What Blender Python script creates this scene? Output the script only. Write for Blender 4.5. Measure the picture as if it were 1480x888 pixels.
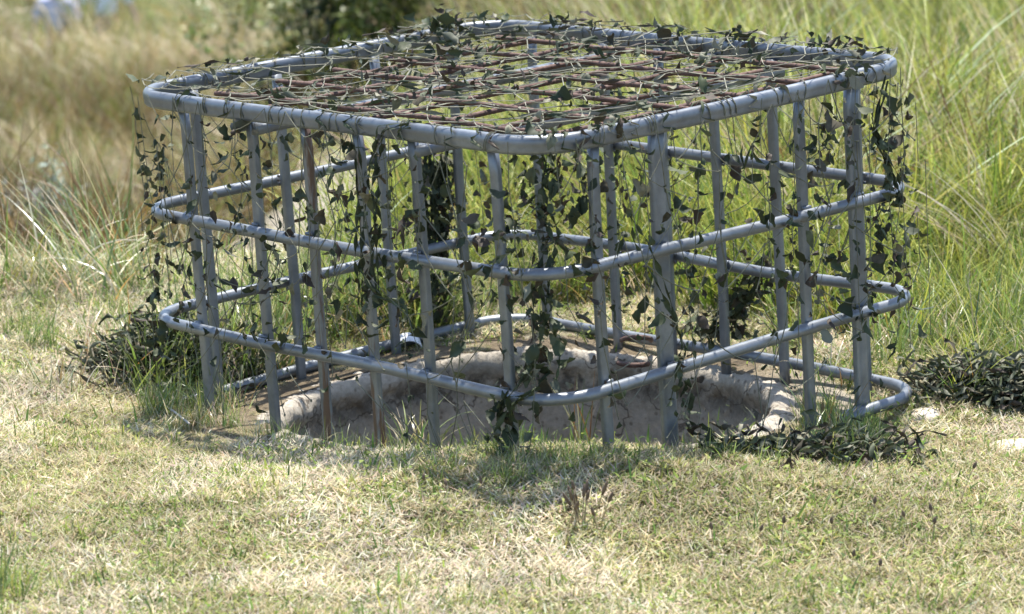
import bpy, math, random
import numpy as np
from mathutils import Matrix, Vector

for o in list(bpy.data.objects):
    bpy.data.objects.remove(o, do_unlink=True)
SC = bpy.context.scene
COL = SC.collection
rad = math.radians

# ------------------------------------------------------------------ camera, sky, sun, exposure
CAM_Z = 1.70
PITCH = 12.817
FPX = 4948.7                      # focal length in pixels of the 1480 px wide photograph
cd = bpy.data.cameras.new('camera')
cam = bpy.data.objects.new('camera', cd)
COL.objects.link(cam)
cam.location = (0, 0, CAM_Z)
cam.rotation_euler = (rad(90 - PITCH), 0, 0)
cd.sensor_width = 36
cd.lens = FPX / 1480 * 36
cd.clip_start = 0.1
cd.clip_end = 2000
cd.dof.use_dof = True
cd.dof.focus_distance = 6.5
cd.dof.aperture_fstop = 6.3
SC.camera = cam

SUN_EL, SUN_AZ = 70.0, 9.0        # azimuth: degrees to the right of straight ahead (+Y)
w = bpy.data.worlds.new('World')
SC.world = w
w.use_nodes = True
nt = w.node_tree
nt.nodes.clear()
sky = nt.nodes.new('ShaderNodeTexSky')
sky.sky_type = 'NISHITA'
sky.sun_disc = False
sky.sun_elevation = rad(SUN_EL)
sky.sun_rotation = rad(SUN_AZ)
bg = nt.nodes.new('ShaderNodeBackground')
bg.inputs['Strength'].default_value = 0.15
wo = nt.nodes.new('ShaderNodeOutputWorld')
nt.links.new(sky.outputs[0], bg.inputs[0])
nt.links.new(bg.outputs[0], wo.inputs[0])
sd = bpy.data.lights.new('sun', 'SUN')
sd.energy = 4.7
sd.angle = rad(0.55)
sd.color = (1.0, 0.95, 0.87)
sun = bpy.data.objects.new('sun', sd)
COL.objects.link(sun)
sdir = Vector((math.sin(rad(SUN_AZ)) * math.cos(rad(SUN_EL)), math.cos(rad(SUN_AZ)) * math.cos(rad(SUN_EL)), math.sin(rad(SUN_EL))))
sun.rotation_euler = sdir.to_track_quat('Z', 'Y').to_euler()
sun.location = (2, 14, 20)
SC.view_settings.view_transform = 'Standard'
SC.view_settings.look = 'None'
SC.view_settings.exposure = 1.08
SC.view_settings.gamma = 1.0
SC.view_settings.use_curve_mapping = False
SC.cycles.max_bounces = 5
SC.cycles.diffuse_bounces = 2
SC.cycles.glossy_bounces = 2
SC.cycles.transmission_bounces = 3

# ------------------------------------------------------------------ measured geometry
# pose of the cage (from fitting its tube rings in the photograph): camera axes (x right, y down, z forward)
def rodr(r):
    th = np.linalg.norm(r)
    k = r / th
    K = np.array([[0, -k[2], k[1]], [k[2], 0, -k[0]], [-k[1], k[0], 0]])
    return np.eye(3) + np.sin(th) * K + (1 - np.cos(th)) * K @ K
RC = rodr(np.array([1.7026975, 0.70099716, -0.64415635]))
TC = np.array([-0.76169977, -0.41890413, 6.77993224])
W, D = 1.2, 0.983
RZ = [0.0, -0.2315, -0.4527, -0.6447]          # heights of the four rings below the top ring
CR = 0.106
pr = rad(PITCH)
CW = np.array([[1, 0, 0], [0, -math.sin(pr), math.cos(pr)], [0, -math.cos(pr), -math.sin(pr)]])   # camera -> world
M3 = CW @ RC
MT = CW @ TC + np.array([0, 0, CAM_Z])
EYE = np.array([0, 0, CAM_Z])
H0 = 0.6447
# object matrix of the cage: local origin in the middle of its base
OFF = np.array([W / 2, D / 2, -H0])
cage_m = Matrix.Identity(4)
for i in range(3):
    for j in range(3):
        cage_m[i][j] = M3[i, j]
base_w = M3 @ OFF + MT
for i in range(3):
    cage_m[i][3] = base_w[i]

def ray(x, y):
    return CW @ np.array([(x - 740) / FPX, (y - 444) / FPX, 1.0])
def px_face(x, y, face, out=0.0):
    """photo pixel -> cage coordinates on one side of the cage (or its top)"""
    d = M3.T @ ray(x, y)
    c = M3.T @ (EYE - MT)
    ax, val = {'FL': (1, -out), 'R': (0, W + out), 'BR': (1, D + out), 'BL': (0, -out), 'T': (2, out)}[face]
    return c + d * (val - c[ax]) / d[ax]

def sstep(a, b, x):
    t = np.clip((x - a) / (b - a), 0, 1)
    return t * t * (3 - 2 * t)

# cheap smooth noise used by the terrain and by all scattering
_nr = np.random.RandomState(5)
_NT = _nr.rand(64, 64)
def vnoise(x, y):
    x = np.asarray(x, float); y = np.asarray(y, float)
    xi = np.floor(x).astype(int); yi = np.floor(y).astype(int)
    fx = x - xi; fy = y - yi
    fx = fx * fx * (3 - 2 * fx); fy = fy * fy * (3 - 2 * fy)
    g = lambda a, b: _NT[a % 64, b % 64]
    return (g(xi, yi) * (1 - fx) + g(xi + 1, yi) * fx) * (1 - fy) + (g(xi, yi + 1) * (1 - fx) + g(xi + 1, yi + 1) * fx) * fy
def fbm(x, y, o=3):
    s = 0; a = 0.5; t = 0
    for k in range(o):
        s = s + a * vnoise(np.asarray(x) * 2**k + 13.1 * k, np.asarray(y) * 2**k + 7.7 * k); t += a; a *= 0.5
    return s / t

PX, PY, PRX, PRY = 0.03, 6.60, 0.485, 0.44       # the round pit
def pit_s(x, y):
    return np.sqrt(((x - PX) / PRX)**2 + ((y - PY) / PRY)**2)
def path_c(y):
    return -0.62 + 0.05 * np.sin(y * 0.5)
def path_w(x, y):
    """1 on the sandy track behind the cage"""
    d = np.abs(x - path_c(y)) + 0.22 * (fbm(x * 2.1, y * 1.3) - 0.5)
    return (1 - sstep(0.34, 0.50, d)) * (0.35 + 0.65 * sstep(10.3, 11.2, y)) * sstep(7.9, 8.4, y - 0.25 * (fbm(x * 4, y * 4) - 0.5)) * (1 - sstep(15.5, 17.5, y))
def zg(x, y):
    x = np.asarray(x, float); y = np.asarray(y, float)
    zl = -1.15 * sstep(7.7, 11.0, y) - 0.95 * sstep(11.5, 20, y) - 3.85 * sstep(23, 46, y) + 11 * sstep(58, 120, y)
    zr = -0.12 * sstep(7.6, 9.5, y) - 0.30 * sstep(9, 15, y) - 0.9 * sstep(16, 26, y) - 4.0 * sstep(26, 48, y) + 11 * sstep(58, 120, y)
    wx = sstep(-1.7, 0.5, x + 0.015 * (y - 8))
    z = zl * (1 - wx) + zr * wx
    z = z + 0.09 * np.exp(-(((x - 0.12) / 0.55)**2 + ((y - 5.83) / 0.26)**2)) - 0.035 * np.exp(-(((x + 0.75) / 0.4)**2 + ((y - 6.75) / 0.45)**2))
    z = z + 0.026 * np.exp(-(((x - 0.74) / 0.26)**2 + ((y - 6.60) / 0.38)**2))
    bl = np.abs((x + 0.36) * 0.674 - (y - 7.035) * 0.739)
    z = z - 0.016 * np.exp(-(bl / 0.10)**2) * sstep(6.6, 6.8, y) * (1 - sstep(7.5, 7.8, y))
    s = pit_s(x, y)
    back = sstep(6.25, 6.55, y)
    z = z - 0.006 * back * (1 - sstep(1.12, 1.2, s)) 
    amp = 0.02 + 0.10 * sstep(8.5, 12, y)
    z = z + amp * (fbm(x * 1.7 + 3, y * 1.7) - 0.5) * sstep(1.2, 1.6, s)
    return z
def px_ground(x, y, h=0.0):
    d = ray(x, y)
    t = 3.0
    for k in range(4000):
        p = EYE + d * t
        if p[2] <= zg(p[0], p[1]) + h: return p
        t += 0.01
    return p

# ------------------------------------------------------------------ helpers
def tag(o, label=None, cat=None, group=None, kind=None):
    if label: o['label'] = label
    if cat: o['category'] = cat
    if group: o['group'] = group
    if kind: o['kind'] = kind
    return o
def mesh_np(name, V, F, mat=None, smooth=False, col=None):
    me = bpy.data.meshes.new(name)
    if isinstance(F, np.ndarray):
        n, k = F.shape
        me.vertices.add(len(V)); me.vertices.foreach_set('co', np.asarray(V, np.float32).ravel())
        me.loops.add(n * k); me.loops.foreach_set('vertex_index', F.astype(np.int32).ravel())
        me.polygons.add(n)
        me.polygons.foreach_set('loop_start', np.arange(0, n * k, k, dtype=np.int32))
        me.update(calc_edges=True)
        me.validate()
    else:
        me.from_pydata([tuple(v) for v in V], [], F)
        me.update()
    if smooth:
        me.polygons.foreach_set('use_smooth', np.ones(len(me.polygons), bool))
    if col is not None:
        a = me.attributes.new('Col', 'FLOAT_COLOR', 'POINT')
        c = np.ones((len(V), 4), np.float32); c[:, :3] = col
        a.data.foreach_set('color', c.ravel())
    if mat: me.materials.append(mat)
    return me
def link(name, me, parent=None):
    o = bpy.data.objects.new(name, me)
    COL.objects.link(o)
    if parent: o.parent = parent
    return o
def empty(name, m=None, loc=None):
    o = bpy.data.objects.new(name, None)
    o.empty_display_size = 0.1
    COL.objects.link(o)
    if m is not None: o.matrix_world = m
    if loc is not None: o.location = loc
    return o

class Geo:
    def __init__(s): s.V = []; s.F = []; s.C = []; s.n = 0
    def add(s, V, F, c=None):
        V = np.asarray(V, float)
        s.V.append(V)
        for f in F: s.F.append(tuple(i + s.n for i in f))
        if c is not None: s.C.append(np.tile(np.asarray(c, float), (len(V), 1)))
        s.n += len(V)
    def mesh(s, name, mat, smooth=False):
        V = np.concatenate(s.V)
        return mesh_np(name, V, s.F, mat, smooth, np.concatenate(s.C) if s.C else None)

def sweep(path, prof, closed=False, up=(0, 0, 1), caps=True, scale=None):
    """profile (k,2) swept along a path: first axis sideways, second along up"""
    P = np.asarray(path, float); n = len(P); k = len(prof); up = np.asarray(up, float)
    V = np.zeros((n, k, 3))
    for i in range(n):
        a = P[(i - 1) % n] if (closed or i > 0) else P[i]
        b = P[(i + 1) % n] if (closed or i < n - 1) else P[i]
        t = b - a; t /= np.linalg.norm(t) + 1e-12
        s = np.cross(t, up)
        if np.linalg.norm(s) < 1e-5: s = np.cross(t, (1, 0.01, 0))
        s /= np.linalg.norm(s); u = np.cross(s, t)
        q = np.asarray(prof) * (1 if scale is None else scale[i])
        V[i] = P[i] + q[:, :1] * s + q[:, 1:] * u
    F = []
    m = n if closed else n - 1
    for i in range(m):
        j = (i + 1) % n
        for a in range(k):
            b = (a + 1) % k
            F.append((i * k + a, i * k + b, j * k + b, j * k + a))
    if not closed and caps:
        F.append(tuple(range(k))[::-1]); F.append(tuple((n - 1) * k + a for a in range(k)))
    return V.reshape(-1, 3), F
def circ(r, k=10, ry=None):
    a = np.arange(k) / k * 2 * math.pi
    return np.c_[np.cos(a) * r, np.sin(a) * (ry or r)]

# ------------------------------------------------------------------ materials
def nodes(name):
    m = bpy.data.materials.new(name); m.use_nodes = True
    n = m.node_tree.nodes; l = m.node_tree.links
    b = n['Principled BSDF']
    return m, n, l, b
def ramp(n, stops):
    r = n.new('ShaderNodeValToRGB')
    e = r.color_ramp.elements
    while len(e) < len(stops): e.new(0.5)
    for i, (p, c) in enumerate(stops):
        e[i].position = p; e[i].color = (*c, 1)
    return r
def noise(n, l, scale, detail=4, rough=0.6, vec=None, dist=0.0):
    t = n.new('ShaderNodeTexNoise'); t.inputs['Scale'].default_value = scale
    t.inputs['Detail'].default_value = detail; t.inputs['Roughness'].default_value = rough
    t.inputs['Distortion'].default_value = dist
    if vec is not None: l.new(vec, t.inputs['Vector'])
    return t
def bump(n, l, b, src, strength, dist):
    k = n.new('ShaderNodeBump'); k.inputs['Strength'].default_value = strength; k.inputs['Distance'].default_value = dist
    l.new(src, k.inputs['Height']); l.new(k.outputs[0], b.inputs['Normal']); return k
def mixc(n, l, f, a, b):
    m = n.new('ShaderNodeMix'); m.data_type = 'RGBA'
    for s, v in ((0, f), (6, a), (7, b)):
        if isinstance(v, (int, float)): m.inputs[s].default_value = v
        elif isinstance(v, tuple): m.inputs[s].default_value = (*v, 1)
        else: l.new(v, m.inputs[s])
    return m.outputs[2]

def mat_steel(name, rust=0.0):
    m, n, l, b = nodes(name)
    tc = n.new('ShaderNodeTexCoord'); oi = n.new('ShaderNodeObjectInfo')
    t = noise(n, l, 38, 6, 0.65, tc.outputs['Object'])
    t2 = noise(n, l, 7, 3, 0.5, tc.outputs['Object'])
    r = ramp(n, [(0.30, (0.165, 0.180, 0.198)), (0.55, (0.205, 0.223, 0.243)), (0.75, (0.25, 0.268, 0.288))])
    l.new(t.outputs[0], r.inputs[0])
    r2 = ramp(n, [(0.35, (0.8, 0.8, 0.8)), (0.65, (1.08, 1.08, 1.08))]); l.new(t2.outputs[0], r2.inputs[0])
    mm = n.new('ShaderNodeMix'); mm.data_type = 'RGBA'; mm.blend_type = 'MULTIPLY'; mm.inputs[0].default_value = 1
    l.new(r.outputs[0], mm.inputs[6]); l.new(r2.outputs[0], mm.inputs[7])
    # rust spots
    mp = n.new('ShaderNodeMapping'); mp.inputs['Scale'].default_value = (1.6, 1.6, 0.16) if rust > 0.5 else (1, 1, 1)
    l.new(tc.outputs['Object'], mp.inputs[0])
    t3 = noise(n, l, 30, 5, 0.65, mp.outputs[0], 0.3)
    lo = 0.70 - 0.22 * rust
    rr = ramp(n, [(lo, (0, 0, 0)), (lo + 0.08, (1, 1, 1))]); l.new(t3.outputs[0], rr.inputs[0])
    c = mixc(n, l, rr.outputs[0], mm.outputs[2], (0.105, 0.062, 0.040))
    l.new(c, b.inputs['Base Color'])
    inv = n.new('ShaderNodeMapRange'); inv.inputs[3].default_value = 0.55; inv.inputs[4].default_value = 0.0
    l.new(rr.outputs[0], inv.inputs[0]); l.new(inv.outputs[0], b.inputs['Metallic'])
    rg = n.new('ShaderNodeMapRange'); rg.inputs[3].default_value = 0.33; rg.inputs[4].default_value = 0.52
    l.new(t.outputs[0], rg.inputs[0]); l.new(rg.outputs[0], b.inputs['Roughness'])
    bump(n, l, b, t.outputs[0], 0.05, 0.001)
    return m
STEEL = mat_steel('galvanised_steel', 0.12)
WELD = mat_steel('weld_steel', 0.6)
STEEL_R = mat_steel('rusting_steel', 1.0)

def mat_noise(name, stops, scale=20, rough=0.8, bs=0.4, bd=0.003, detail=6, trans=None):
    m, n, l, b = nodes(name)
    tc = n.new('ShaderNodeTexCoord')
    t = noise(n, l, scale, detail, 0.65, tc.outputs['Object'])
    r = ramp(n, stops); l.new(t.outputs[0], r.inputs[0]); l.new(r.outputs[0], b.inputs['Base Color'])
    b.inputs['Roughness'].default_value = rough
    if bs: bump(n, l, b, t.outputs[0], bs, bd)
    return m
RUST = mat_noise('rusty_rebar', [(0.3, (0.055, 0.029, 0.022)), (0.5, (0.098, 0.052, 0.038)), (0.72, (0.17, 0.10, 0.075))], 55, 0.75)
SKINM = mat_noise('skin', [(0.3, (0.42, 0.26, 0.19)), (0.7, (0.50, 0.32, 0.24))], 8, 0.6, 0)
HAIR = mat_noise('hair', [(0.3, (0.03, 0.02, 0.015)), (0.7, (0.06, 0.04, 0.03))], 20, 0.6, 0)
WHITE = mat_noise('white_shirt', [(0.3, (0.72, 0.74, 0.80)), (0.7, (0.82, 0.84, 0.88))], 5, 0.85, 0)
LAV = mat_noise('lavender_shirt', [(0.3, (0.50, 0.50, 0.66)), (0.7, (0.60, 0.60, 0.76))], 5, 0.85, 0)
DENIM = mat_noise('trousers', [(0.3, (0.04, 0.05, 0.09)), (0.7, (0.07, 0.08, 0.13))], 9, 0.85, 0)
STONE = mat_noise('pale_stone', [(0.3, (0.36, 0.31, 0.25)), (0.6, (0.50, 0.44, 0.37)), (0.8, (0.58, 0.53, 0.46))], 25, 0.9)
PLAST = mat_noise('white_plastic', [(0.3, (0.72, 0.74, 0.78)), (0.7, (0.82, 0.84, 0.86))], 30, 0.4, 0.1)

def mat_leafy(name, rough=0.5, trans=0.4, var=0.35, spec=0.5):
    """vegetation: colour from the mesh, varied per clump; lets light through"""
    m, n, l, b = nodes(name)
    at = n.new('ShaderNodeAttribute'); at.attribute_name = 'Col'
    oi = n.new('ShaderNodeObjectInfo')
    mr = n.new('ShaderNodeMapRange'); mr.inputs[3].default_value = 1 - var; mr.inputs[4].default_value = 1 + var
    l.new(oi.outputs['Random'], mr.inputs[0])
    mu = n.new('ShaderNodeMix'); mu.data_type = 'RGBA'; mu.blend_type = 'MULTIPLY'; mu.inputs[0].default_value = 1
    l.new(at.outputs['Color'], mu.inputs[6]); l.new(mr.outputs[0], mu.inputs[7])
    l.new(mu.outputs[2], b.inputs['Base Color'])
    b.inputs['Roughness'].default_value = rough
    b.inputs['Specular IOR Level'].default_value = spec
    tr = n.new('ShaderNodeBsdfTranslucent')
    l.new(mu.outputs[2], tr.inputs[0])
    mx = n.new('ShaderNodeMixShader'); mx.inputs[0].default_value = trans
    l.new(b.outputs[0], mx.inputs[1]); l.new(tr.outputs[0], mx.inputs[2])
    l.new(mx.outputs[0], n['Material Output'].inputs[0])
    return m
GRASS = mat_leafy('grass_blades', 0.33, 0.34, 0.25, 0.75)
TURFM = mat_leafy('turf_blades', 0.6, 0.42, 0.2, 0.25)
FARM = mat_leafy('meadow_blades', 0.45, 0.36, 0.25, 0.32)
BUSHM = mat_leafy('bush_leaves', 0.5, 0.3, 0.1)

def mat_scrim(name, trans=0.06):
    m, n, l, b = nodes(name)
    at = n.new('ShaderNodeAttribute'); at.attribute_name = 'Col'
    tc = n.new('ShaderNodeTexCoord')
    t = noise(n, l, 90, 4, 0.6, tc.outputs['Object'])
    r = ramp(n, [(0.3, (0.65, 0.65, 0.65)), (0.7, (1.35, 1.35, 1.35))]); l.new(t.outputs[0], r.inputs[0])
    mu = n.new('ShaderNodeMix'); mu.data_type = 'RGBA'; mu.blend_type = 'MULTIPLY'; mu.inputs[0].default_value = 1
    l.new(at.outputs['Color'], mu.inputs[6]); l.new(r.outputs[0], mu.inputs[7])
    l.new(mu.outputs[2], b.inputs['Base Color'])
    b.inputs['Roughness'].default_value = 0.62
    b.inputs['Specular IOR Level'].default_value = 0.25
    tr = n.new('ShaderNodeBsdfTranslucent'); l.new(mu.outputs[2], tr.inputs[0])
    mx = n.new('ShaderNodeMixShader'); mx.inputs[0].default_value = trans
    l.new(b.outputs[0], mx.inputs[1]); l.new(tr.outputs[0], mx.inputs[2])
    l.new(mx.outputs[0], n['Material Output'].inputs[0])
    return m
SCRIM = mat_scrim('net_fabric')
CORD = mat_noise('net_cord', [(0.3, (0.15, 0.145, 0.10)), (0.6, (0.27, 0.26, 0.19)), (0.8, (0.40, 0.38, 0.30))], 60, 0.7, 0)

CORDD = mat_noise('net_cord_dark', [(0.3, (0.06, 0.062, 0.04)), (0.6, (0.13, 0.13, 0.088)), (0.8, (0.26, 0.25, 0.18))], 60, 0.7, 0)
# ground: dry soil, straw litter and sand
def mat_ground():
    m, n, l, b = nodes('dune_ground')
    tc = n.new('ShaderNodeTexCoord')
    t = noise(n, l, 9, 8, 0.7, tc.outputs['Object'])
    t2 = noise(n, l, 130, 4, 0.7, tc.outputs['Object'])
    r = ramp(n, [(0.3, (0.075, 0.058, 0.038)), (0.5, (0.16, 0.125, 0.08)), (0.7, (0.26, 0.215, 0.145))]); l.new(t.outputs[0], r.inputs[0])
    r2 = ramp(n, [(0.35, (0.55, 0.55, 0.55)), (0.65, (1.2, 1.2, 1.2))]); l.new(t2.outputs[0], r2.inputs[0])
    mu = n.new('ShaderNodeMix'); mu.data_type = 'RGBA'; mu.blend_type = 'MULTIPLY'; mu.inputs[0].default_value = 1
    l.new(r.outputs[0], mu.inputs[6]); l.new(r2.outputs[0], mu.inputs[7])
    rs = ramp(n, [(0.3, (0.27, 0.235, 0.175)), (0.7, (0.37, 0.33, 0.26))]); l.new(t.outputs[0], rs.inputs[0])
    at = n.new('ShaderNodeAttribute'); at.attribute_name = 'sand'
    c = mixc(n, l, at.outputs['Fac'], mu.outputs[2], rs.outputs[0])
    rf = ramp(n, [(0.3, (0.025, 0.035, 0.010)), (0.5, (0.075, 0.085, 0.025)), (0.7, (0.17, 0.155, 0.07))])
    t4 = noise(n, l, 1.3, 8, 0.75, tc.outputs['Object']); l.new(t4.outputs[0], rf.inputs[0])
    af = n.new('ShaderNodeAttribute'); af.attribute_name = 'far'
    c2 = mixc(n, l, af.outputs['Fac'], c, rf.outputs[0])
    l.new(c2, b.inputs['Base Color']); b.inputs['Roughness'].default_value = 0.95
    b.inputs['Specular IOR Level'].default_value = 0.2
    bump(n, l, b, t2.outputs[0], 0.7, 0.01)
    return m
GROUND = mat_ground()

def mat_concrete():
    m, n, l, b = nodes('old_concrete')
    tc = n.new('ShaderNodeTexCoord')
    t = noise(n, l, 6, 8, 0.65, tc.outputs['Object'])
    t2 = noise(n, l, 75, 5, 0.7, tc.outputs['Object'])
    r = ramp(n, [(0.28, (0.34, 0.30, 0.235)), (0.5, (0.50, 0.445, 0.36)), (0.72, (0.62, 0.56, 0.465))]); l.new(t.outputs[0], r.inputs[0])
    r2 = ramp(n, [(0.3, (0.7, 0.7, 0.7)), (0.7, (1.15, 1.15, 1.15))]); l.new(t2.outputs[0], r2.inputs[0])
    mu = n.new('ShaderNodeMix'); mu.data_type = 'RGBA'; mu.blend_type = 'MULTIPLY'; mu.inputs[0].default_value = 1
    l.new(r.outputs[0], mu.inputs[6]); l.new(r2.outputs[0], mu.inputs[7])
    # pits / aggregate holes
    v = n.new('ShaderNodeTexVoronoi'); v.inputs['Scale'].default_value = 42; l.new(tc.outputs['Object'], v.inputs['Vector'])
    rv = ramp(n, [(0.12, (0.3, 0.26, 0.23)), (0.22, (1, 1, 1))]); l.new(v.outputs['Distance'], rv.inputs[0])
    mu2 = n.new('ShaderNodeMix'); mu2.data_type = 'RGBA'; mu2.blend_type = 'MULTIPLY'; mu2.inputs[0].default_value = 0.6
    l.new(mu.outputs[2], mu2.inputs[6]); l.new(rv.outputs[0], mu2.inputs[7])
    # hairline cracks
    vc = n.new('ShaderNodeTexVoronoi'); vc.feature = 'DISTANCE_TO_EDGE'; vc.inputs['Scale'].default_value = 4.5
    nd_ = noise(n, l, 5, 5, 0.6, tc.outputs['Object']); ad = n.new('ShaderNodeMix'); ad.data_type = 'RGBA'; ad.inputs[0].default_value = 0.25
    l.new(tc.outputs['Object'], ad.inputs[6]); l.new(nd_.outputs['Color'], ad.inputs[7]); l.new(ad.outputs[2], vc.inputs['Vector'])
    rk = ramp(n, [(0.004, (0.25, 0.22, 0.2)), (0.014, (1, 1, 1))]); l.new(vc.outputs['Distance'], rk.inputs[0])
    mu3 = n.new('ShaderNodeMix'); mu3.data_type = 'RGBA'; mu3.blend_type = 'MULTIPLY'; mu3.inputs[0].default_value = 0.8
    l.new(mu2.outputs[2], mu3.inputs[6]); l.new(rk.outputs[0], mu3.inputs[7]); mu2 = mu3
    # shade under the overhanging lip, painted into the concrete colour
    at = n.new('ShaderNodeAttribute'); at.attribute_name = 'lip_shade'
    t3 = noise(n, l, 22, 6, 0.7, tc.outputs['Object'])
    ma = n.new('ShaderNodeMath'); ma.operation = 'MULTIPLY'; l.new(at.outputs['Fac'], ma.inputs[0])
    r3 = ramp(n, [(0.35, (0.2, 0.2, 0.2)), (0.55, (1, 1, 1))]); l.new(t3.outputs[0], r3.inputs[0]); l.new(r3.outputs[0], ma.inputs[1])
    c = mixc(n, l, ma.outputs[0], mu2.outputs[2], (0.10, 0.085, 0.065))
    l.new(c, b.inputs['Base Color']); b.inputs['Roughness'].default_value = 0.92
    b.inputs['Specular IOR Level'].default_value = 0.25
    t5 = noise(n, l, 26, 10, 0.78, tc.outputs['Object'])
    bump(n, l, b, t5.outputs[0], 0.8, 0.018)
    return m
CONC = mat_concrete()

# ------------------------------------------------------------------ terrain (polar sheet round the pit, out to the horizon)
NA = 420
radii = np.concatenate([np.array([1.05, 1.12, 1.2, 1.3, 1.42, 1.56, 1.72, 1.9, 2.1, 2.35, 2.6, 2.9, 3.2, 3.6, 4.0]), np.geomspace(4.4, 1600, 115)])
ang = np.linspace(0, 2 * math.pi, NA, endpoint=False)
rr, aa = np.meshgrid(radii, ang, indexing='ij')
gx = PX + rr * PRX * np.cos(aa); gy = PY + rr * PRY * np.sin(aa)
gz = zg(gx, gy)
V = np.c_[gx.ravel(), gy.ravel(), gz.ravel()]
ii, jj = np.meshgrid(np.arange(len(radii) - 1), np.arange(NA), indexing='ij')
a_ = ii * NA + jj; b_ = ii * NA + (jj + 1) % NA
F = np.stack([a_, a_ + NA, b_ + NA, b_], -1).reshape(-1, 4)
me = mesh_np('ground', V, F, GROUND, True)
at = me.attributes.new('sand', 'FLOAT', 'POINT')
rim_sand = np.exp(-(((V[:, 0] - 0.66) / 0.14)**2 + ((V[:, 1] - 6.60) / 0.25)**2)) * 0.9
br_sand = np.exp(-(((V[:, 0] - 0.95) / 0.22)**2 + ((V[:, 1] - 6.15) / 0.10)**2)) * 0.8
at.data.foreach_set('sand', None) if False else at.data.foreach_set('value', np.clip(path_w(V[:, 0], V[:, 1]) + rim_sand + br_sand, 0, 1).astype(np.float32))
at = me.attributes.new('far', 'FLOAT', 'POINT')
at.data.foreach_set('value', (sstep(7.6, 8.6, V[:, 1]) * (1 - path_w(V[:, 0], V[:, 1])) * (1 - 0.6 * np.exp(-((V[:, 0] + 0.6) / 0.5)**2) * (V[:, 1] < 16))).clip(0, 1).astype(np.float32))
ground = tag(link('ground', me), kind='structure')

# ------------------------------------------------------------------ concrete pit
rng = np.random.RandomState(3)
def build_pit():
    root = empty('concrete_pit', loc=(PX, PY, -1.3))
    tag(root, 'round old concrete pit with weathered wall opening in the ground inside the cage', 'concrete pit')
    na = 400
    an = np.linspace(0, 2 * math.pi, na, endpoint=False)
    levels = [(1.17, -0.06), (1.15, -0.02), (1.12, -0.004), (1.09, 0.002), (1.06, 0.005), (1.03, 0.005), (1.012, 0.002), (1.000, -0.006), (0.993, -0.014), (0.990, -0.022), (0.994, -0.030), (1.000, -0.038), (1.006, -0.046), (1.010, -0.054), (1.008, -0.062), (1.004, -0.07), (1.002, -0.08)]
    levels += [(1.0, z) for z in np.linspace(-0.09, -0.36, 28)] + [(1.0, z) for z in np.linspace(-0.40, -1.3, 18)]
    Vs = []; st = []
    zof = np.minimum(zg(PX + 1.13 * PRX * np.cos(an), PY + 1.13 * PRY * np.sin(an)), 0.012)
    for s, z in levels:
        n1 = fbm(np.cos(an) * 3 + 9 + z * 3, np.sin(an) * 3 + 5 + z * 7) - 0.5
        n2 = fbm(np.cos(an) * 14 + 2 + s * 9, np.sin(an) * 14 + z * 40 + s * 9, 4) - 0.5
        n3 = fbm(np.cos(an) * 45 + s * 60, np.sin(an) * 45 + z * 130, 2) - 0.5
        lip = 1.0 if z > -0.085 else 0.55
        r = s + 0.022 * n1 + (0.030 * n2 + 0.014 * n3) * lip
        zz = z + (0.016 * n2 + 0.010 * n3) * (1.0 if z > -0.085 else 0.1) + (0.012 * n1 if z > -0.085 else 0) + zof * float(sstep(-0.5, -0.1, z))
        # a crumbled notch in the rim on the left
        nd = np.exp(-((an - 3.30) / 0.05)**2) * (1 if -0.2 < z < 0.02 and s < 1.1 else 0)
        r = r + 0.06 * nd
        zz = zz - 0.015 * nd
        Vs.append(np.c_[r * PRX * np.cos(an), r * PRY * np.sin(an), zz + 1.3])
        st.append(np.full(na, np.exp(-((z + 0.055) / 0.03)**2) * 1.0 if s < 1.05 else 0.0) * (0.55 + 0.45 * np.sin(an)))  # mask of the painted shade under the lip, strongest on the far wall
    Vs.append(np.array([[0, 0, 0.0]])); st.append(np.zeros(1))
    V = np.concatenate(Vs); L = len(levels); F = []
    for i in range(L - 1):
        for j in range(na):
            k = (j + 1) % na
            F.append((i * na + j, i * na + k, (i + 1) * na + k, (i + 1) * na + j))
    for j in range(na): F.append(((L - 1) * na + j, (L - 1) * na + (j + 1) % na, L * na))
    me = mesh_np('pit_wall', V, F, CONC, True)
    a = me.attributes.new('lip_shade', 'FLOAT', 'POINT')
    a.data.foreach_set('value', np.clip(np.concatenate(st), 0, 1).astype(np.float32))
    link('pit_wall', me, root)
    # two rusty rungs
    for px, py, wd, hh in ((921, 500, 0.062, 0.030), (917, 532, 0.066, 0.018)):
        d = ray(px, py); t = 6.2
        while t < 8:
            p = EYE + d * t
            if p[1] > PY and pit_s(p[0], p[1]) > 0.97: break
            t += 0.002
        p = p - np.array([PX, PY, -1.3])
        path = [p + np.array([wd / 2 * math.cos(a) * 1.0, 0.05 - 0.10 * math.sin(a), hh * math.sin(a)]) for a in np.linspace(math.pi, 0, 15)]
        V, F = sweep(path, circ(0.0055, 8)); G = Geo(); G.add(V, F)
        tag(link('rung', G.mesh('rung', RUST, True), root), 'bent rusty steel rung')
build_pit()

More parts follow.
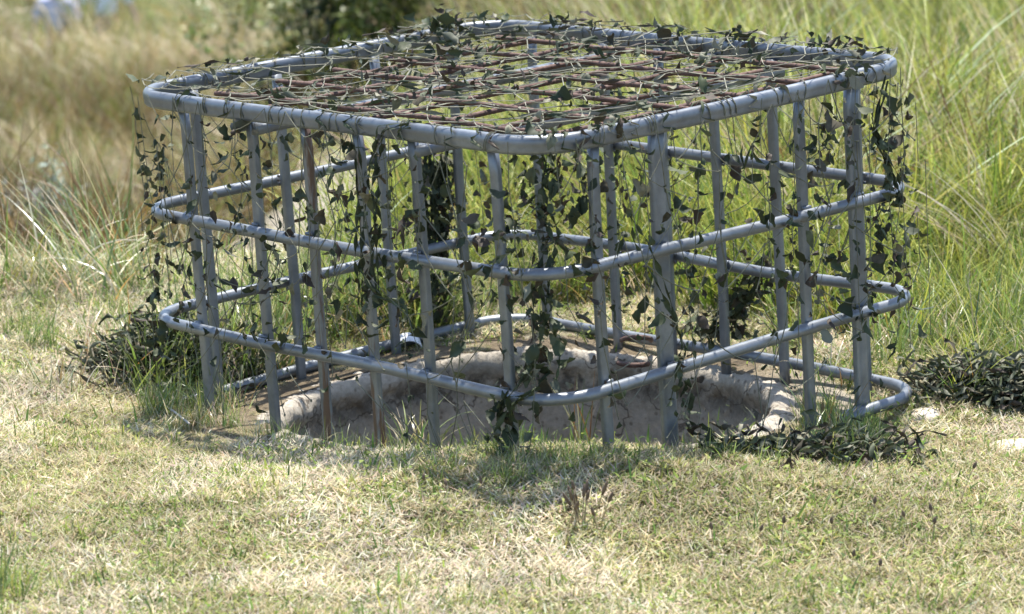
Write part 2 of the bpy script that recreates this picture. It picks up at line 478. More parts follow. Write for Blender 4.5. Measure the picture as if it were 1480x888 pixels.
# ------------------------------------------------------------------ the steel cage
def rrect(inset=0.0, z=0.0, seg=10, sub=12, x0=0, x1=W, y0=0, y1=D, r=CR):
    pts = []
    x0 += inset; y0 += inset; x1 -= inset; y1 -= inset
    for cx, cy, a0 in ((x0 + r, y0 + r, math.pi), (x1 - r, y0 + r, 1.5 * math.pi), (x1 - r, y1 - r, 0), (x0 + r, y1 - r, 0.5 * math.pi)):
        arc = [(cx + r * math.cos(a0 + t), cy + r * math.sin(a0 + t), z) for t in np.linspace(0, math.pi / 2, seg)]
        if pts:
            p = np.array(pts[-1]); q = np.array(arc[0])
            pts += [tuple(p + (q - p) * k / sub) for k in range(1, sub)]
        pts += arc
    p = np.array(pts[-1]); q = np.array(pts[0])
    pts += [tuple(p + (q - p) * k / sub) for k in range(1, sub)]
    return np.array(pts)

cage = empty('steel_cage', m=cage_m)
tag(cage, 'galvanised grey tubular steel cage standing over the concrete pit', 'cage')
def cpart(name, V, F, mat=STEEL, smooth=True, label=None):
    me = mesh_np(name, np.asarray(V) - OFF, F, mat, smooth)
    o = link(name, me, cage)
    if label: o['label'] = label
    return o
def wob(P, a=0.0022, seed=0):
    r = np.random.RandomState(seed); P = P.copy()
    f = r.rand(3, 3) * 6 + 3
    for k in range(3):
        P[:, k] += a * np.sin(P[:, 0] * f[k, 0] + P[:, 1] * f[k, 1] + r.rand() * 6)
    return P
# top ring: tall pressed profile with a crease
prof = []
for a in np.linspace(0, 2 * math.pi, 22, endpoint=False):
    c, s = math.cos(a), math.sin(a)
    x = 0.0122 * math.copysign(abs(c)**0.75, c); y = 0.0172 * math.copysign(abs(s)**0.85, s)
    x *= 1 - 0.22 * math.exp(-((y + 0.004) / 0.0035)**2)
    prof.append((x, y))
V, F = sweep(wob(rrect(0, 0, 12), 0.0018, 1), prof, True)
cpart('top_ring', V, F)
for k in (1, 2):
    P = wob(rrect(-0.004, RZ[k], 12), 0.003, 2 + k)
    V, F = sweep(P, circ(0.0115, 12), True)
    cpart('ring', V, F)
# bottom ring: open, buried along the two near sides
P = rrect(-0.004, RZ[3] + 0.002, 12)
i0 = int(np.argmin(np.hypot(P[:, 0] - W, P[:, 1] - 0.77))); P = np.roll(P, -i0, axis=0)
cut = int(np.argmin(np.hypot(P[:, 0] - 0.12, P[:, 1])))
P = P[:cut]
P[0] += (-0.012, -0.01, -0.012)
V, F = sweep(wob(P, 0.003, 9), circ(0.0118, 12), False)
cpart('bottom_ring', V, F)
# flattened end with its tab, bolted against the wide corner post
V, F = sweep([(W - 0.006, 0.80, RZ[3] + 0.004), (W - 0.012, 0.772, RZ[3] - 0.002), (W - 0.016, 0.745, RZ[3] - 0.022), (W - 0.016, 0.73, RZ[3] - 0.045)], circ(0.009, 10, 0.014), up=(1, 0, 0), scale=[1.0, 1.25, 1.25, 0.9])
cpart('crimped_end', V, F)

def post_prof(wd, th, groove=False, k=20):
    out = []
    for a in np.linspace(0, 2 * math.pi, k, endpoint=False):
        c, s = math.cos(a), math.sin(a)
        x = wd / 2 * math.copysign(abs(c)**0.55, c); y = th / 2 * math.copysign(abs(s)**0.55, s)
        if groove: y *= 1 - 0.6 * math.exp(-(x / (wd * 0.09))**2)
        out.append((x, y))
    return out
def post(face, c, wd=0.022, th=0.015, groove=False, mat=STEEL, lab=None, top=-0.012, bottom=None, seed=0):
    inset = 0.0205
    r = np.random.RandomState(seed + 100)
    zs = np.linspace(bottom if bottom is not None else RZ[3] - 0.045, top, 15)
    pts = []
    for i, z in enumerate(zs):
        j = 0.0015 * math.sin(z * 9 + r.rand() * 0.3 + seed)
        ins = inset - (0.004 if z > -0.030 else 0)
        if face == 'FL': p = (c + j, ins, z)
        elif face == 'BR': p = (c + j, D - ins, z)
        elif face == 'BL': p = (ins, c + j, z)
        else: p = (W - ins, c + j, z)
        pts.append(p)
    up = {'FL': (0, -1, 0), 'BR': (0, 1, 0), 'BL': (-1, 0, 0), 'R': (1, 0, 0)}[face]
    # pinched where the rings cross
    sc = [1.0] * len(zs)
    V, F = sweep(pts, post_prof(wd, th, groove), False, up=up, scale=sc)
    cpart('post', V, F, mat, True, lab)
for i, c in enumerate((0.159, 0.368, 0.533, 0.688, 0.846, 1.062)):
    rusty = i in (2, 3)
    post('FL', c, 0.0215 if i != 1 else 0.023, mat=STEEL_R if rusty else STEEL, lab='post streaked with brown rust' if rusty else None, seed=i)
for i, (c, wd) in enumerate(((0.143, 0.022), (0.299, 0.036), (0.674, 0.022), (0.820, 0.036))):
    post('R', c, wd, 0.015, wd > 0.03, lab='wide grooved post' if wd > 0.03 else None, seed=20 + i)
for i, c in enumerate((0.150, 0.364, 0.624, 0.836)): post('BL', c, 0.021, seed=30 + i)
for i, c in enumerate((0.135, 0.356, 0.52, 0.674, 0.838, 1.06)): post('BR', c, 0.021, seed=40 + i)
# weld beads where posts meet the rings
for k in (1, 2):
    WG = Geo(); rw_ = np.random.RandomState(60 + k)
    for face, cs in (('FL', (0.159, 0.368, 0.533, 0.688, 0.846, 1.062)), ('R', (0.143, 0.299, 0.674, 0.820)), ('BL', (0.150, 0.364, 0.624, 0.836)), ('BR', (0.135, 0.356, 0.52, 0.674, 0.838, 1.06))):
        for c in cs:
            for sz in (-1, 1):
                y_ = 0.0085; zc = RZ[k] + sz * 0.0085; ln = 0.008 + 0.004 * rw_.rand()
                ax = lambda t: {'FL': (c + t, y_, zc), 'BR': (c + t, D - y_, zc), 'BL': (y_, c + t, zc), 'R': (W - y_, c + t, zc)}[face]
                V, F = sweep([ax(t) for t in np.linspace(-ln, ln, 6)], circ(0.0036, 6), False, scale=0.75 + 0.5 * rw_.rand(6)); WG.add(V, F)
    tag(cpart('weld_beads', np.concatenate(WG.V), WG.F, WELD), kind='stuff')
# two cross bars under the top ring, with bolts at the near end
for x in (0.385, 0.852):
    V, F = sweep([(x, 0.012, -0.037), (x, 0.05, -0.036), (x, 0.3, -0.0365), (x, D - 0.05, -0.036), (x, D - 0.012, -0.036)], post_prof(0.034, 0.022), False)
    cpart('cross_bar', V, F)
hexp = [(0.0085 * math.cos(a), 0.0085 * math.sin(a)) for a in np.linspace(0, 2 * math.pi, 6, endpoint=False)]
V, F = sweep([(0.356, 0.008, -0.030), (0.356, -0.016, -0.030)], hexp, False)
b_ = cpart('bolt', V, F, STEEL, False)
V, F = sweep([(0.356, 0.012, -0.030), (0.356, -0.004, -0.030)], circ(0.0125, 14), False)
me = mesh_np('washer', np.asarray(V) - OFF, F, STEEL, False); link('washer', me, b_)

# ------------------------------------------------------------------ rusty reinforcing mesh lying on the cross bars
grid = empty('rebar_mesh', m=cage_m)
tag(grid, 'rusty red brown reinforcing bar grid lying across the top of the cage', 'rebar grid')
def rebar(pts, name='rebar'):
    pts = np.asarray(pts); L = np.linalg.norm(pts[-1] - pts[0]); n = int(L / 0.006)
    ts = np.linspace(0, 1, n)
    path = np.array([[np.interp(t, np.linspace(0, 1, len(pts)), pts[:, k]) for k in range(3)] for t in ts])
    sc = np.where(np.arange(n) % 2 == 0, 1.0, 1.16)
    V, F = sweep(path, circ(0.0050, 7), False, scale=sc)
    link(name, mesh_np(name, V - OFF, F, RUST, True), grid)
r = np.random.RandomState(8)
for i, y in enumerate((0.138, 0.291, 0.441, 0.588, 0.745, 0.893)):
    x0 = 0.10 + r.rand() * 0.02; x1 = (1.108, 1.10, 1.152, 1.12, 1.14, 1.12)[i]
    xs = np.linspace(x0, x1, 7)
    rebar(np.c_[xs, y + 0.012 * (xs - 0.6) + r.randn(7) * 0.002, -0.0055 + r.randn(7) * 0.0012])
for i, x in enumerate((0.152, 0.302, 0.450, 0.597, 0.745, 0.893, 1.042)):
    ys = np.linspace(0.05 + r.rand() * 0.02, 0.945 + r.rand() * 0.015, 7)
    rebar(np.c_[x + r.randn(7) * 0.002, ys, -0.0185 + r.randn(7) * 0.0008])

# ------------------------------------------------------------------ camouflage net
net = empty('camouflage_net', m=cage_m)
tag(net, 'dark green camouflage net draped over the cage and bunched on the ground around it', 'camouflage net')
rng = np.random.RandomState(21)
DK = [(0.040, 0.053, 0.025), (0.030, 0.040, 0.020), (0.052, 0.067, 0.032), (0.058, 0.050, 0.031), (0.034, 0.046, 0.024), (0.075, 0.086, 0.046), (0.054, 0.041, 0.030)]
LT = [(0.11, 0.115, 0.075), (0.16, 0.16, 0.11), (0.09, 0.095, 0.065), (0.20, 0.19, 0.135)]

def top_z(x, y):
    e = np.minimum(np.minimum(x, W - x), np.minimum(y, D - y))
    return 0.020 - 0.013 * sstep(0.02, 0.10, e) + 0.020 * (fbm(x * 6, y * 6 + 4) - 0.35) * sstep(0.03, 0.12, e)
def side_pt(face, h, dpt, out):
    """point on a hanging side: h along the edge, dpt below the top"""
    z = 0.012 - dpt
    if face == 'FL': return np.array([h, -0.018 - out, z])
    if face == 'BR': return np.array([h, D + 0.018 + out, z])
    if face == 'BL': return np.array([-0.018 - out, h, z])
    return np.array([W + 0.018 + out, h, z])
def snap(p, out=0.016):
    """pull a point in to the rounded plan of the cage"""
    p = np.array(p, float)
    c = np.array([min(max(p[0], CR), W - CR), min(max(p[1], CR), D - CR)])
    v = p[:2] - c; d = np.linalg.norm(v)
    lim = CR + out
    if d > lim: p[:2] = c + v / d * lim
    return p
SIDE_LEN = {'FL': W, 'BR': W, 'BL': D, 'R': D}
CG = Geo()
tri = circ(1.0, 4)
def cord(p, q, r=0.0009, sag=0.006, n=4, knot=True):
    p = np.asarray(p); q = np.asarray(q)
    ts = np.linspace(0, 1, n)
    P = p[None] + (q - p)[None] * ts[:, None]
    P[:, 2] -= sag * np.sin(ts * math.pi)
    V, F = sweep(P, tri * r, False, up=(0.3, 0.2, 0.9), caps=False)
    CG.add(V, F)
    if knot:
        kk = circ(1.0, 4) * r * 2.2
        V, F = sweep([q - (0, 0, r * 2.0), q + (0, 0, r * 2.0)], kk, False, up=(1, 0.1, 0)); CG.add(V, F)
# top lattice (diamonds)
a = 0.056
nodes_t = {}
for i in range(-1, int(W / a) + 2):
    for j in range(-1, int(D / a) + 2):
        if (i + j) % 2: continue
        x = i * a + 0.035 * (fbm(i * 0.35, j * 0.35) - 0.5) * 2 + rng.randn() * 0.015
        y = j * a + 0.035 * (fbm(i * 0.35 + 40, j * 0.35) - 0.5) * 2 + rng.randn() * 0.010
        x = min(max(x, -0.012), W + 0.012); y = min(max(y, -0.012), D + 0.012)
        z = float(top_z(np.array(x), np.array(y))) + abs(rng.randn()) * 0.006 + 0.003
        nodes_t[i, j] = snap((x, y, z), 0.010)
for (i, j), p in nodes_t.items():
    for di, dj in ((1, 1), (1, -1)):
        q = nodes_t.get((i + di, j + dj))
        if q is None or rng.rand() < 0.06: continue
        if min(p[0], q[0]) < 0 and max(p[0], q[0]) < 0.0: continue
        cord(p, q, 0.0007 + rng.rand() * 0.0005, 0.004 * rng.rand())
CG_TOP = CG; CG = Geo(); knots = []
def cordd(p, q): cord(p, q, 0.0009, 0, 3, False)
# hanging sides
skirt = {'FL': 0.60, 'R': 0.60, 'BR': 0.58, 'BL': 0.60}
for face in ('FL', 'R', 'BR', 'BL'):
    L = SIDE_LEN[face]; ah = 0.046; av = 0.072
    nd = {}
    for i in range(0, int(L / ah) + 1):
        for j in range(0, int(skirt[face] / av) + 1):
            if (i + j) % 2: continue
            dpt = j * av + rng.randn() * 0.020
            h = i * ah + (0.16 * (fbm(i * 0.30 + 7, j * 0.35) - 0.5) * 2) * min(1, j * 0.35) + rng.randn() * 0.012
            o = 0.006 + 0.03 * fbm(i * 0.4, j * 0.5 + 20) * min(1, j * 0.5)
            if (h < 0.09 or h > L - 0.09) and rng.rand() < 0.6: continue
            if j and rng.rand() < 0.40: knots.append((face, h, dpt, o))
            nd[i, j] = snap(side_pt(face, min(max(h, 0.02), L - 0.02), max(dpt, -0.004 if j == 0 else 0.01), o), 0.018 + o)
    for (i, j), p in nd.items():
        for di in (1, -1):
            q = nd.get((i + di, j + 1))
            if q is None: continue
            if rng.rand() < 0.12 + 0.04 * j: continue
            cord(p, q, 0.0007 + rng.rand() * 0.0005, 0.012 * rng.rand(), 5)
    # loose threads hanging straight down
    for k in range(int(L / 0.16)):
        h = rng.rand() * L; d0 = rng.rand() * 0.2; d1 = d0 + 0.1 + rng.rand() * 0.35; o = 0.01 + 0.03 * rng.rand()
        cord(snap(side_pt(face, h, d0, o), 0.02 + o), snap(side_pt(face, h + rng.randn() * 0.015, min(d1, 0.6), o), 0.02 + o), 0.0007, 0, 3)
    # lashings round the top tube
    for k in range(int(L / 0.06)):
        h = 0.12 + rng.rand() * (L - 0.24)
        ring = []
        for t in np.linspace(-0.6, math.pi + 0.4, 9):
            c, s = math.cos(t), math.sin(t)
            base = side_pt(face, h + 0.012 * t / 3 * (1 if k % 2 else -1), 0, 0)
            inn = {'FL': (0, 1, 0), 'BR': (0, -1, 0), 'BL': (1, 0, 0), 'R': (-1, 0, 0)}[face]
            ring.append(base + np.array(inn) * (0.018 - 0.0142 * c) + np.array([0, 0, -0.012 + 0.0208 * s]))
        V, F = sweep(ring, tri * 0.0013, False, up=(0.2, 0.3, 0.9), caps=False); CG.add(V, F)

# leaf shaped scraps
def leaf_shape(r, kind):
    n = 8
    ys = np.linspace(0, 1, n)
    if kind == 0: wv = np.sin(np.pi * ys**0.8) * 0.25
    elif kind == 1: wv = np.where(ys < 0.3, ys * 1.1, 0.33 * ((1 - ys) / 0.7)**0.8)
    elif kind == 2: wv = np.sin(np.pi * ys)**0.6 * 0.15 * (1 + 0.4 * np.sin(ys * 11 + r.rand() * 6))
    elif kind == 3: wv = np.where(ys < 0.6, 0.07 + ys * 0.42, 0.32 * ((1 - ys) / 0.4)**0.6)
    else: wv = np.sin(np.pi * ys)**0.7 * 0.36
    wv = np.maximum(wv * 0.9, 0.025)
    lw = wv * (0.8 + 0.4 * r.rand(n)); rw = wv * (0.8 + 0.4 * r.rand(n))
    curl = r.uniform(-2.2, 2.2); cross = r.uniform(-1.3, 1.3); tw = r.uniform(-1.4, 1.4)
    V = []; x = y = z = 0.0; bend = r.uniform(-0.6, 0.6)
    for i in range(n):
        t = ys[i]
        th = curl * t + 0.5 * math.sin(t * 5 + kind); ph = bend * t
        if i:
            st = 1.0 / (n - 1)
            x += st * math.sin(ph); y += st * math.cos(th) * math.cos(ph); z += st * math.sin(th)
        a = tw * t
        for sgn, ww in ((-1, lw[i]), (0, 0), (1, rw[i])):
            off = sgn * ww; lift = cross * abs(off) + 0.04 * r.randn() * abs(sgn)
            V.append((x + off * math.cos(a), -y, z + lift + off * math.sin(a)))
    F = []
    for i in range(n - 1):
        for c in (0, 1):
            F.append((i * 3 + c, i * 3 + c + 1, i * 3 + c + 4, i * 3 + c + 3))
    return np.array(V), F
LEAFV = [leaf_shape(np.random.RandomState(300 + k), k % 5) for k in range(20)]
LEAFM = {}
def leaf_mesh(v, c):
    if (v, c) not in LEAFM:
        V, F = LEAFV[v]
        LEAFM[v, c] = mesh_np('leaf_scrap', V, F, SCRIM, True, np.tile(np.array((DK + LT)[c]), (len(V), 1)))
    return LEAFM[v, c]
def rot_xyz(a, b, c):
    return np.array(Matrix.Rotation(c, 3, 'Z') @ Matrix.Rotation(b, 3, 'Y') @ Matrix.Rotation(a, 3, 'X'))
leaves = []        # (pos, R, size, variant, colour)
def hang_R(r, tilt=0.45):
    # long axis (-y) points down; then turned about the vertical and tilted
    Rm = rot_xyz(math.pi / 2, 0, 0)          # -y -> -z
    return rot_xyz(r.randn() * tilt, r.randn() * tilt, r.rand() * 6.283) @ Rm
def size(r, m=0.036): return float(np.clip(0.68 * m * math.exp(r.randn() * 0.38), 0.010, 0.044))
def leaf_at(p, R, s, lt=0.12, so=0.014):
    c = int(rng.randint(len(DK))) if rng.rand() > lt else len(DK) + int(rng.randint(len(LT)))
    leaves.append((snap(p, so + 0.028 * rng.rand()), R, s, int(rng.randint(20)), c))
# clusters read off the photograph: (side, x, y, spread x, spread y, count)
HOT = [('FL', 232, 205, 8, 28, 9), ('FL', 231, 330, 7, 75, 20), ('FL', 262, 400, 20, 45, 20), ('FL', 325, 225, 16, 38, 11), ('FL', 372, 225, 14, 34, 9),
       ('FL', 330, 365, 34, 35, 14), ('FL', 385, 395, 20, 30, 9), ('FL', 388, 480, 26, 14, 12), ('FL', 470, 235, 30, 45, 13), ('FL', 462, 340, 34, 34, 9),
       ('FL', 541, 300, 10, 70, 26), ('FL', 515, 400, 30, 55, 26), ('FL', 590, 290, 20, 50, 10), ('FL', 575, 430, 26, 40, 10), ('FL', 690, 330, 24, 60, 16),
       ('BL', 630, 262, 20, 36, 90), ('BL', 630, 335, 20, 42, 60), ('BL', 605, 235, 14, 20, 12), ('BL', 632, 420, 26, 30, 16), ('BL', 560, 400, 30, 40, 10), ('BL', 480, 300, 40, 60, 8), ('BL', 420, 300, 40, 50, 6),
       ('FLi', 745, 285, 26, 42, 24), ('FLi', 792, 300, 18, 62, 46), ('FLi', 782, 400, 18, 50, 24), ('FLi', 775, 500, 20, 40, 30), ('FLi', 765, 560, 20, 26, 20), ('FL', 722, 612, 10, 24, 18), ('FL', 715, 400, 30, 50, 14),
       ('Ri', 830, 250, 18, 36, 26), ('R', 845, 300, 20, 50, 12), ('R', 900, 290, 16, 60, 12), ('R', 925, 430, 40, 60, 18), ('R', 985, 560, 14, 40, 12), ('R', 1015, 450, 30, 40, 10),
       ('BR', 1092, 400, 12, 20, 26), ('BR', 1068, 440, 16, 22, 40), ('BR', 1030, 478, 20, 16, 30), ('BR', 1000, 300, 40, 60, 10), ('BR', 905, 260, 18, 40, 8), ('BR', 1130, 350, 30, 50, 8),
       ('R', 1090, 230, 12, 36, 6), ('R', 1148, 320, 20, 60, 10), ('R', 1205, 185, 22, 28, 24), ('R', 1210, 270, 24, 40, 12), ('R', 1205, 385, 26, 50, 24), ('R', 1275, 190, 8, 38, 16), ('R', 1285, 290, 10, 40, 14), ('R', 1270, 420, 16, 50, 14), ('R', 1250, 480, 14, 20, 5),
       ('R', 960, 210, 60, 14, 6), ('FL', 400, 195, 60, 12, 5)]
for face, x, y, sx, sy, n in HOT:
    inner = face.endswith('i'); face = face.rstrip('i')
    for k in range(max(2, int(n * 1.6))):
        q = px_face(x + rng.randn() * sx, y + rng.randn() * sy, face, -0.034 if inner else 0.02 + 0.02 * rng.rand())
        lo = -0.012 if face in ('BL', 'BR') else 0.02
        ax = 0 if face in ('FL', 'BR') else 1
        q[ax] = min(max(q[ax], -0.015), SIDE_LEN[face] + 0.015)
        q[2] = min(max(q[2], -0.60), -0.022)
        leaf_at(q, hang_R(rng), size(rng, 0.035), 0.10, -0.045 if inner else 0.014)
for face, h, dp, o in knots:
    if h < 0.06 or h > SIDE_LEN[face] - 0.06: continue
    leaf_at(side_pt(face, h, dp, o), hang_R(rng, 0.7), size(rng, 0.026), 0.15)
# leaves threaded on strings that hang down the sides
for face in ('FL', 'R', 'BR', 'BL'):
    for k in range(10 if face in ('FL', 'R') else 7):
        h = (k + rng.rand()) / (10 if face in ('FL', 'R') else 7) * SIDE_LEN[face]; dp = 0.03 + 0.10 * rng.rand(); o = 0.01 + 0.02 * rng.rand()
        last = side_pt(face, h, 0, o); end = 0.2 + 0.42 * rng.rand()
        while dp < end:
            h += rng.randn() * 0.010
            q = side_pt(face, h, dp, o)
            CC = snap(q, 0.018 + o)
            cordd(snap(last, 0.018 + o), CC); last = q
            for m in range(1 + (rng.rand() < 0.35)):
                leaves.append((CC + rng.randn(3) * 0.003, hang_R(rng, 0.5), size(rng, 0.031), int(rng.randint(20)), int(rng.randint(len(DK)))))
            dp += 0.02 + 0.05 * rng.rand()
# on the top
for k in range(420):
    x, y = rng.rand() * W, rng.rand() * D
    if fbm(x * 5 + 3, y * 5) < 0.40: continue
    R_ = rot_xyz(rng.randn() * 0.45, rng.randn() * 0.45, rng.rand() * 6.283)
    leaf_at((x, y, float(top_z(np.array(x), np.array(y))) + 0.004 + 0.012 * rng.rand()), R_, size(rng, 0.030), 0.30)
# raised tufts along the far edges
for x, y, n, sp, hh in ((645, 48, 34, 20, 0.018), (700, 36, 12, 14, 0.012), (665, 75, 18, 12, 0.01), (825, 42, 10, 14, 0.012), (870, 50, 6, 18, 0.008), (960, 52, 5, 14, 0.012), (500, 72, 8, 8, 0.012), (1135, 66, 4, 8, 0.012), (1200, 68, 16, 20, 0.016), (1240, 78, 10, 20, 0.012), (905, 185, 9, 30, 0.004), (860, 205, 8, 16, 0.004), (1290, 112, 10, 8, -0.01)):
    for k in range(n):
        q = px_face(x + rng.randn() * sp, y + rng.randn() * 5, 'T', 0.02)
        q[0] = min(max(q[0], -0.015), W + 0.015); q[1] = min(max(q[1], -0.015), D + 0.015)
        q[2] = 0.022 + abs(rng.randn()) * hh
        leaf_at(q, rot_xyz(rng.randn() * 0.8, rng.randn() * 0.8, rng.rand() * 6.283), size(rng, 0.036), 0.12)
# corner bundles
for (cx, cy, n, d0, d1, sp) in ((W - 0.06, 0.06, 22, 0.03, 0.60, 0.03), (W + 0.01, D + 0.01, 34, 0.04, 0.55, 0.022), (-0.01, -0.01, 34, 0.06, 0.60, 0.022)):
    for k in range(n):
        leaf_at((cx + rng.randn() * sp - 0.02 * np.sign(cx - 0.5), cy + rng.randn() * sp - 0.02 * np.sign(cy - 0.5), -(d0 + (d1 - d0) * rng.rand())), hang_R(rng, 0.35), size(rng, 0.036), 0.06)

# twisted garnish strips
SG = Geo()
def strip(pts, wd, col, twist=8.0, n=None, G=SG, even=False):
    pts = np.asarray(pts, float)
    L = np.linalg.norm(np.diff(pts, axis=0), axis=1).sum()
    n = n or max(6, int(L / 0.008))
    ts = np.linspace(0, len(pts) - 1, n)
    # smooth (Catmull-like) by cosine interpolation
    P = np.array([[np.interp(t, np.arange(len(pts)), pts[:, k]) for k in range(3)] for t in ts])
    ph = rng.rand() * 6
    V = []
    for i in range(n):
        t = (P[min(i + 1, n - 1)] - P[max(i - 1, 0)]); t /= np.linalg.norm(t) + 1e-9
        s = np.cross(t, (0.1, 0.2, 1.0)); s /= np.linalg.norm(s) + 1e-9; u = np.cross(s, t)
        a = ph + twist * i / n * L / 0.12 * 0.5
        ww = wd * (0.55 + 0.45 * math.sin(i * 1.1 + ph)) * (0.35 + 0.65 * math.sin(math.pi * (i + 0.7) / (n + 0.4)))
        if even: ww = wd * (0.8 + 0.35 * math.sin(i * 2.3 + ph))
        d = (s * math.cos(a) + u * math.sin(a)) * ww
        V += [P[i] - d / 2, P[i] + 0.3 * np.cross(t, d), P[i] + d / 2]
    F = []
    for i in range(n - 1):
        for c in (0, 1): F.append((i * 3 + c, i * 3 + c + 1, i * 3 + c + 4, i * 3 + c + 3))
    G.add(V, F, col)
def rc(lt): return LT[rng.randint(len(LT))] if rng.rand() < lt else DK[rng.randint(len(DK))]
for k in range(120):
    x, y = rng.rand() * W, rng.rand() * D
    a_ = rng.rand() * 6.283 if rng.rand() < 0.5 else rng.choice([0.75, 2.3]) + rng.randn() * 0.3
    pts = []
    for q in range(rng.randint(3, 7)):
        x = min(max(x, 0), W); y = min(max(y, 0), D)
        pts.append((x, y, float(top_z(np.array(x), np.array(y))) + 0.006 + 0.012 * rng.rand()))
        a_ += rng.randn() * 0.35
        x += 0.055 * math.cos(a_); y += 0.055 * math.sin(a_)
    strip([snap(q, 0.0) for q in pts], 0.005 + 0.006 * rng.rand(), rc(0.55))
# thick dark strips that hang or loop
def pstrip(face, pix, wd, col=None, out=0.03, n=1, sp=0.006):
    base = [snap(px_face(x, y, face, out), out) for x, y in pix]
    for k in range(n):
        strip([b_ + rng.randn(3) * sp for b_ in base], wd, col or rc(0.1))
pstrip('FL', [(600, 182), (552, 188), (540, 215), (537, 270), (545, 320), (538, 380), (548, 420)], 0.012, DK[1], 0.03, 3)
pstrip('FL', [(516, 200), (519, 290), (524, 380), (522, 440)], 0.011, DK[1], 0.03, 3)
pstrip('FL', [(520, 390), (545, 420), (580, 440), (600, 470)], 0.011, DK[2], 0.03, 2)
pstrip('R', [(905, 300), (930, 350), (960, 420), (985, 500), (975, 580)], 0.012, DK[0], 0.02, 2)
for x in (780, 792, 806): pstrip('FL', [(x, 232), (x - 6, 290), (x + 4, 350), (x - 8, 430), (x - 12, 520), (x - 20, 570)], 0.012, DK[rng.randint(3)], -0.034, 1, 0.010)
for x in (716, 728, 735): pstrip('FL', [(x + 30, 565), (x + 6, 585), (x, 630)], 0.014, DK[rng.randint(3)], 0.025, 2, 0.008)
for x in (615, 625, 638, 645): pstrip('BL', [(x, 215), (x - 4, 280), (x + 5, 340), (x - 3, 390)], 0.018, DK[1], 0.02, 3, 0.012)
for k in range(9): pstrip('BR', [(1104 + rng.randn() * 6, 372), (1090 + rng.randn() * 8, 415), (1062, 448 + rng.randn() * 8), (1010, 488 + rng.randn() * 8)], 0.014, DK[rng.randint(3)], 0.02, 1, 0.01)
for k in range(5): pstrip('R', [(1280 + rng.randn() * 5, 120), (1270 + rng.randn() * 5, 190), (1290, 250), (1302, 290)], 0.011, DK[rng.randint(3)], 0.02, 1, 0.006)
pstrip('R', [(1084, 200), (1078, 232), (1074, 250)], 0.016, DK[0], 0.02, 2)
pstrip('R', [(1084, 205), (1096, 225), (1106, 240)], 0.008, DK[0], 0.02, 1)
for face, hs in (('R', (0.06, 0.10, 0.13, 0.17, 0.22, 0.30, 0.40, 0.52, 0.60, 0.84, 0.88)), ('FL', (0.20, 0.33, 0.62, 0.70, 0.74, 0.86, 0.98, 1.05, 1.10)), ('BR', (0.3, 0.45, 0.6, 0.72, 0.8, 0.95)), ('BL', (0.5, 0.62, 0.7, 0.8))):
    inn = np.array({'FL': (0, 1, 0), 'BR': (0, -1, 0), 'BL': (1, 0, 0), 'R': (-1, 0, 0)}[face]); along = np.array((1, 0, 0)) if face in ('FL', 'BR') else np.array((0, 1, 0))
    for h in hs:
        wrap = []
        for t in np.linspace(-0.7, math.pi + 0.6, 10):
            wrap.append(side_pt(face, h, 0, 0) + inn * (0.018 - 0.0165 * math.cos(t)) + np.array([0, 0, -0.012 + 0.0235 * math.sin(t)]) + along * 0.02 * (t - 1.5) * (1 if rng.rand() < 0.5 else -1) * 0.5)
        strip([snap(q, 0.02) for q in wrap], 0.007 + 0.006 * rng.rand(), rc(0.25), 1.5)
# a folded strip standing up over the far right edge
p = px_face(1050, 72, 'BR', 0.0); p[2] = 0.02
q = px_face(1067, 38, 'BR', 0.0); q2 = px_face(1070, 62, 'BR', 0.0); p0 = px_face(1018, 98, 'T', 0.012)
for k in range(3): strip([p0 + rng.randn(3) * 0.003, p + rng.randn(3) * 0.003, q + rng.randn(3) * 0.002, q2 + rng.randn(3) * 0.003], 0.014, LT[2] if k else DK[5])

# bunched parts lying on the ground (in world coordinates, turned into net coordinates)
M3i = M3.T
def to_net(p): return M3i @ (np.asarray(p) - MT)
def pile(name, cx, cy, rx, ry, rot, hgt, nl, ns, lt, lab):
    G = Geo()
    ca, sa = math.cos(rot), math.sin(rot)
    def pt(top=True):
        while True:
            u, v = rng.randn(2) * 0.45
            if u * u + v * v < 1: break
        x = cx + ca * u * rx - sa * v * ry; y = cy + sa * u * rx + ca * v * ry
        h = hgt * max(0, 1 - (u * u + v * v))**0.8 * (0.45 + 1.0 * fbm(x * 9, y * 9))
        return np.array([x, y, float(zg(x, y)) + 0.012 + h * (rng.rand()**0.5)])
    for k in range(nl):
        p = pt(); s = size(rng, 0.025)
        V, F = LEAFV[rng.randint(20)]
        R_ = rot_xyz(rng.randn() * 0.45, rng.randn() * 0.45, rng.rand() * 6.283)
        VV = (R_ @ (V * s).T).T + p
        VV[:, 2] = np.maximum(VV[:, 2], zg(VV[:, 0], VV[:, 1]) + 0.003)
        G.add((M3i @ (VV - MT).T).T, F, rc(lt))
    for k in range(ns):
        p = pt(); pts = [p]
        a_ = rng.rand() * 6.28
        for q in range(rng.randint(4, 9)):
            a_ += rng.randn() * 1.0
            p = p + np.array([0.020 * math.cos(a_), 0.020 * math.sin(a_), rng.randn() * 0.010])
            p[2] = max(p[2], float(zg(p[0], p[1])) + 0.006)
            pts.append(p)
        strip([to_net(t) for t in pts], 0.005 + 0.007 * rng.rand(), rc(lt), 14.0, G=G, even=True)
    o = link(name, G.mesh(name, SCRIM, True), net)
    tag(o, lab, kind='stuff')
pile('netting_bundle', -0.70, 6.93, 0.15, 0.10, 0.15, 0.11, 330, 420, 0.28, 'bunched netting in the grass at the left foot of the cage')
pile('netting_bundle', -0.80, 6.95, 0.10, 0.06, 0.1, 0.035, 90, 130, 0.28, 'tail of bunched netting running out into the grass')
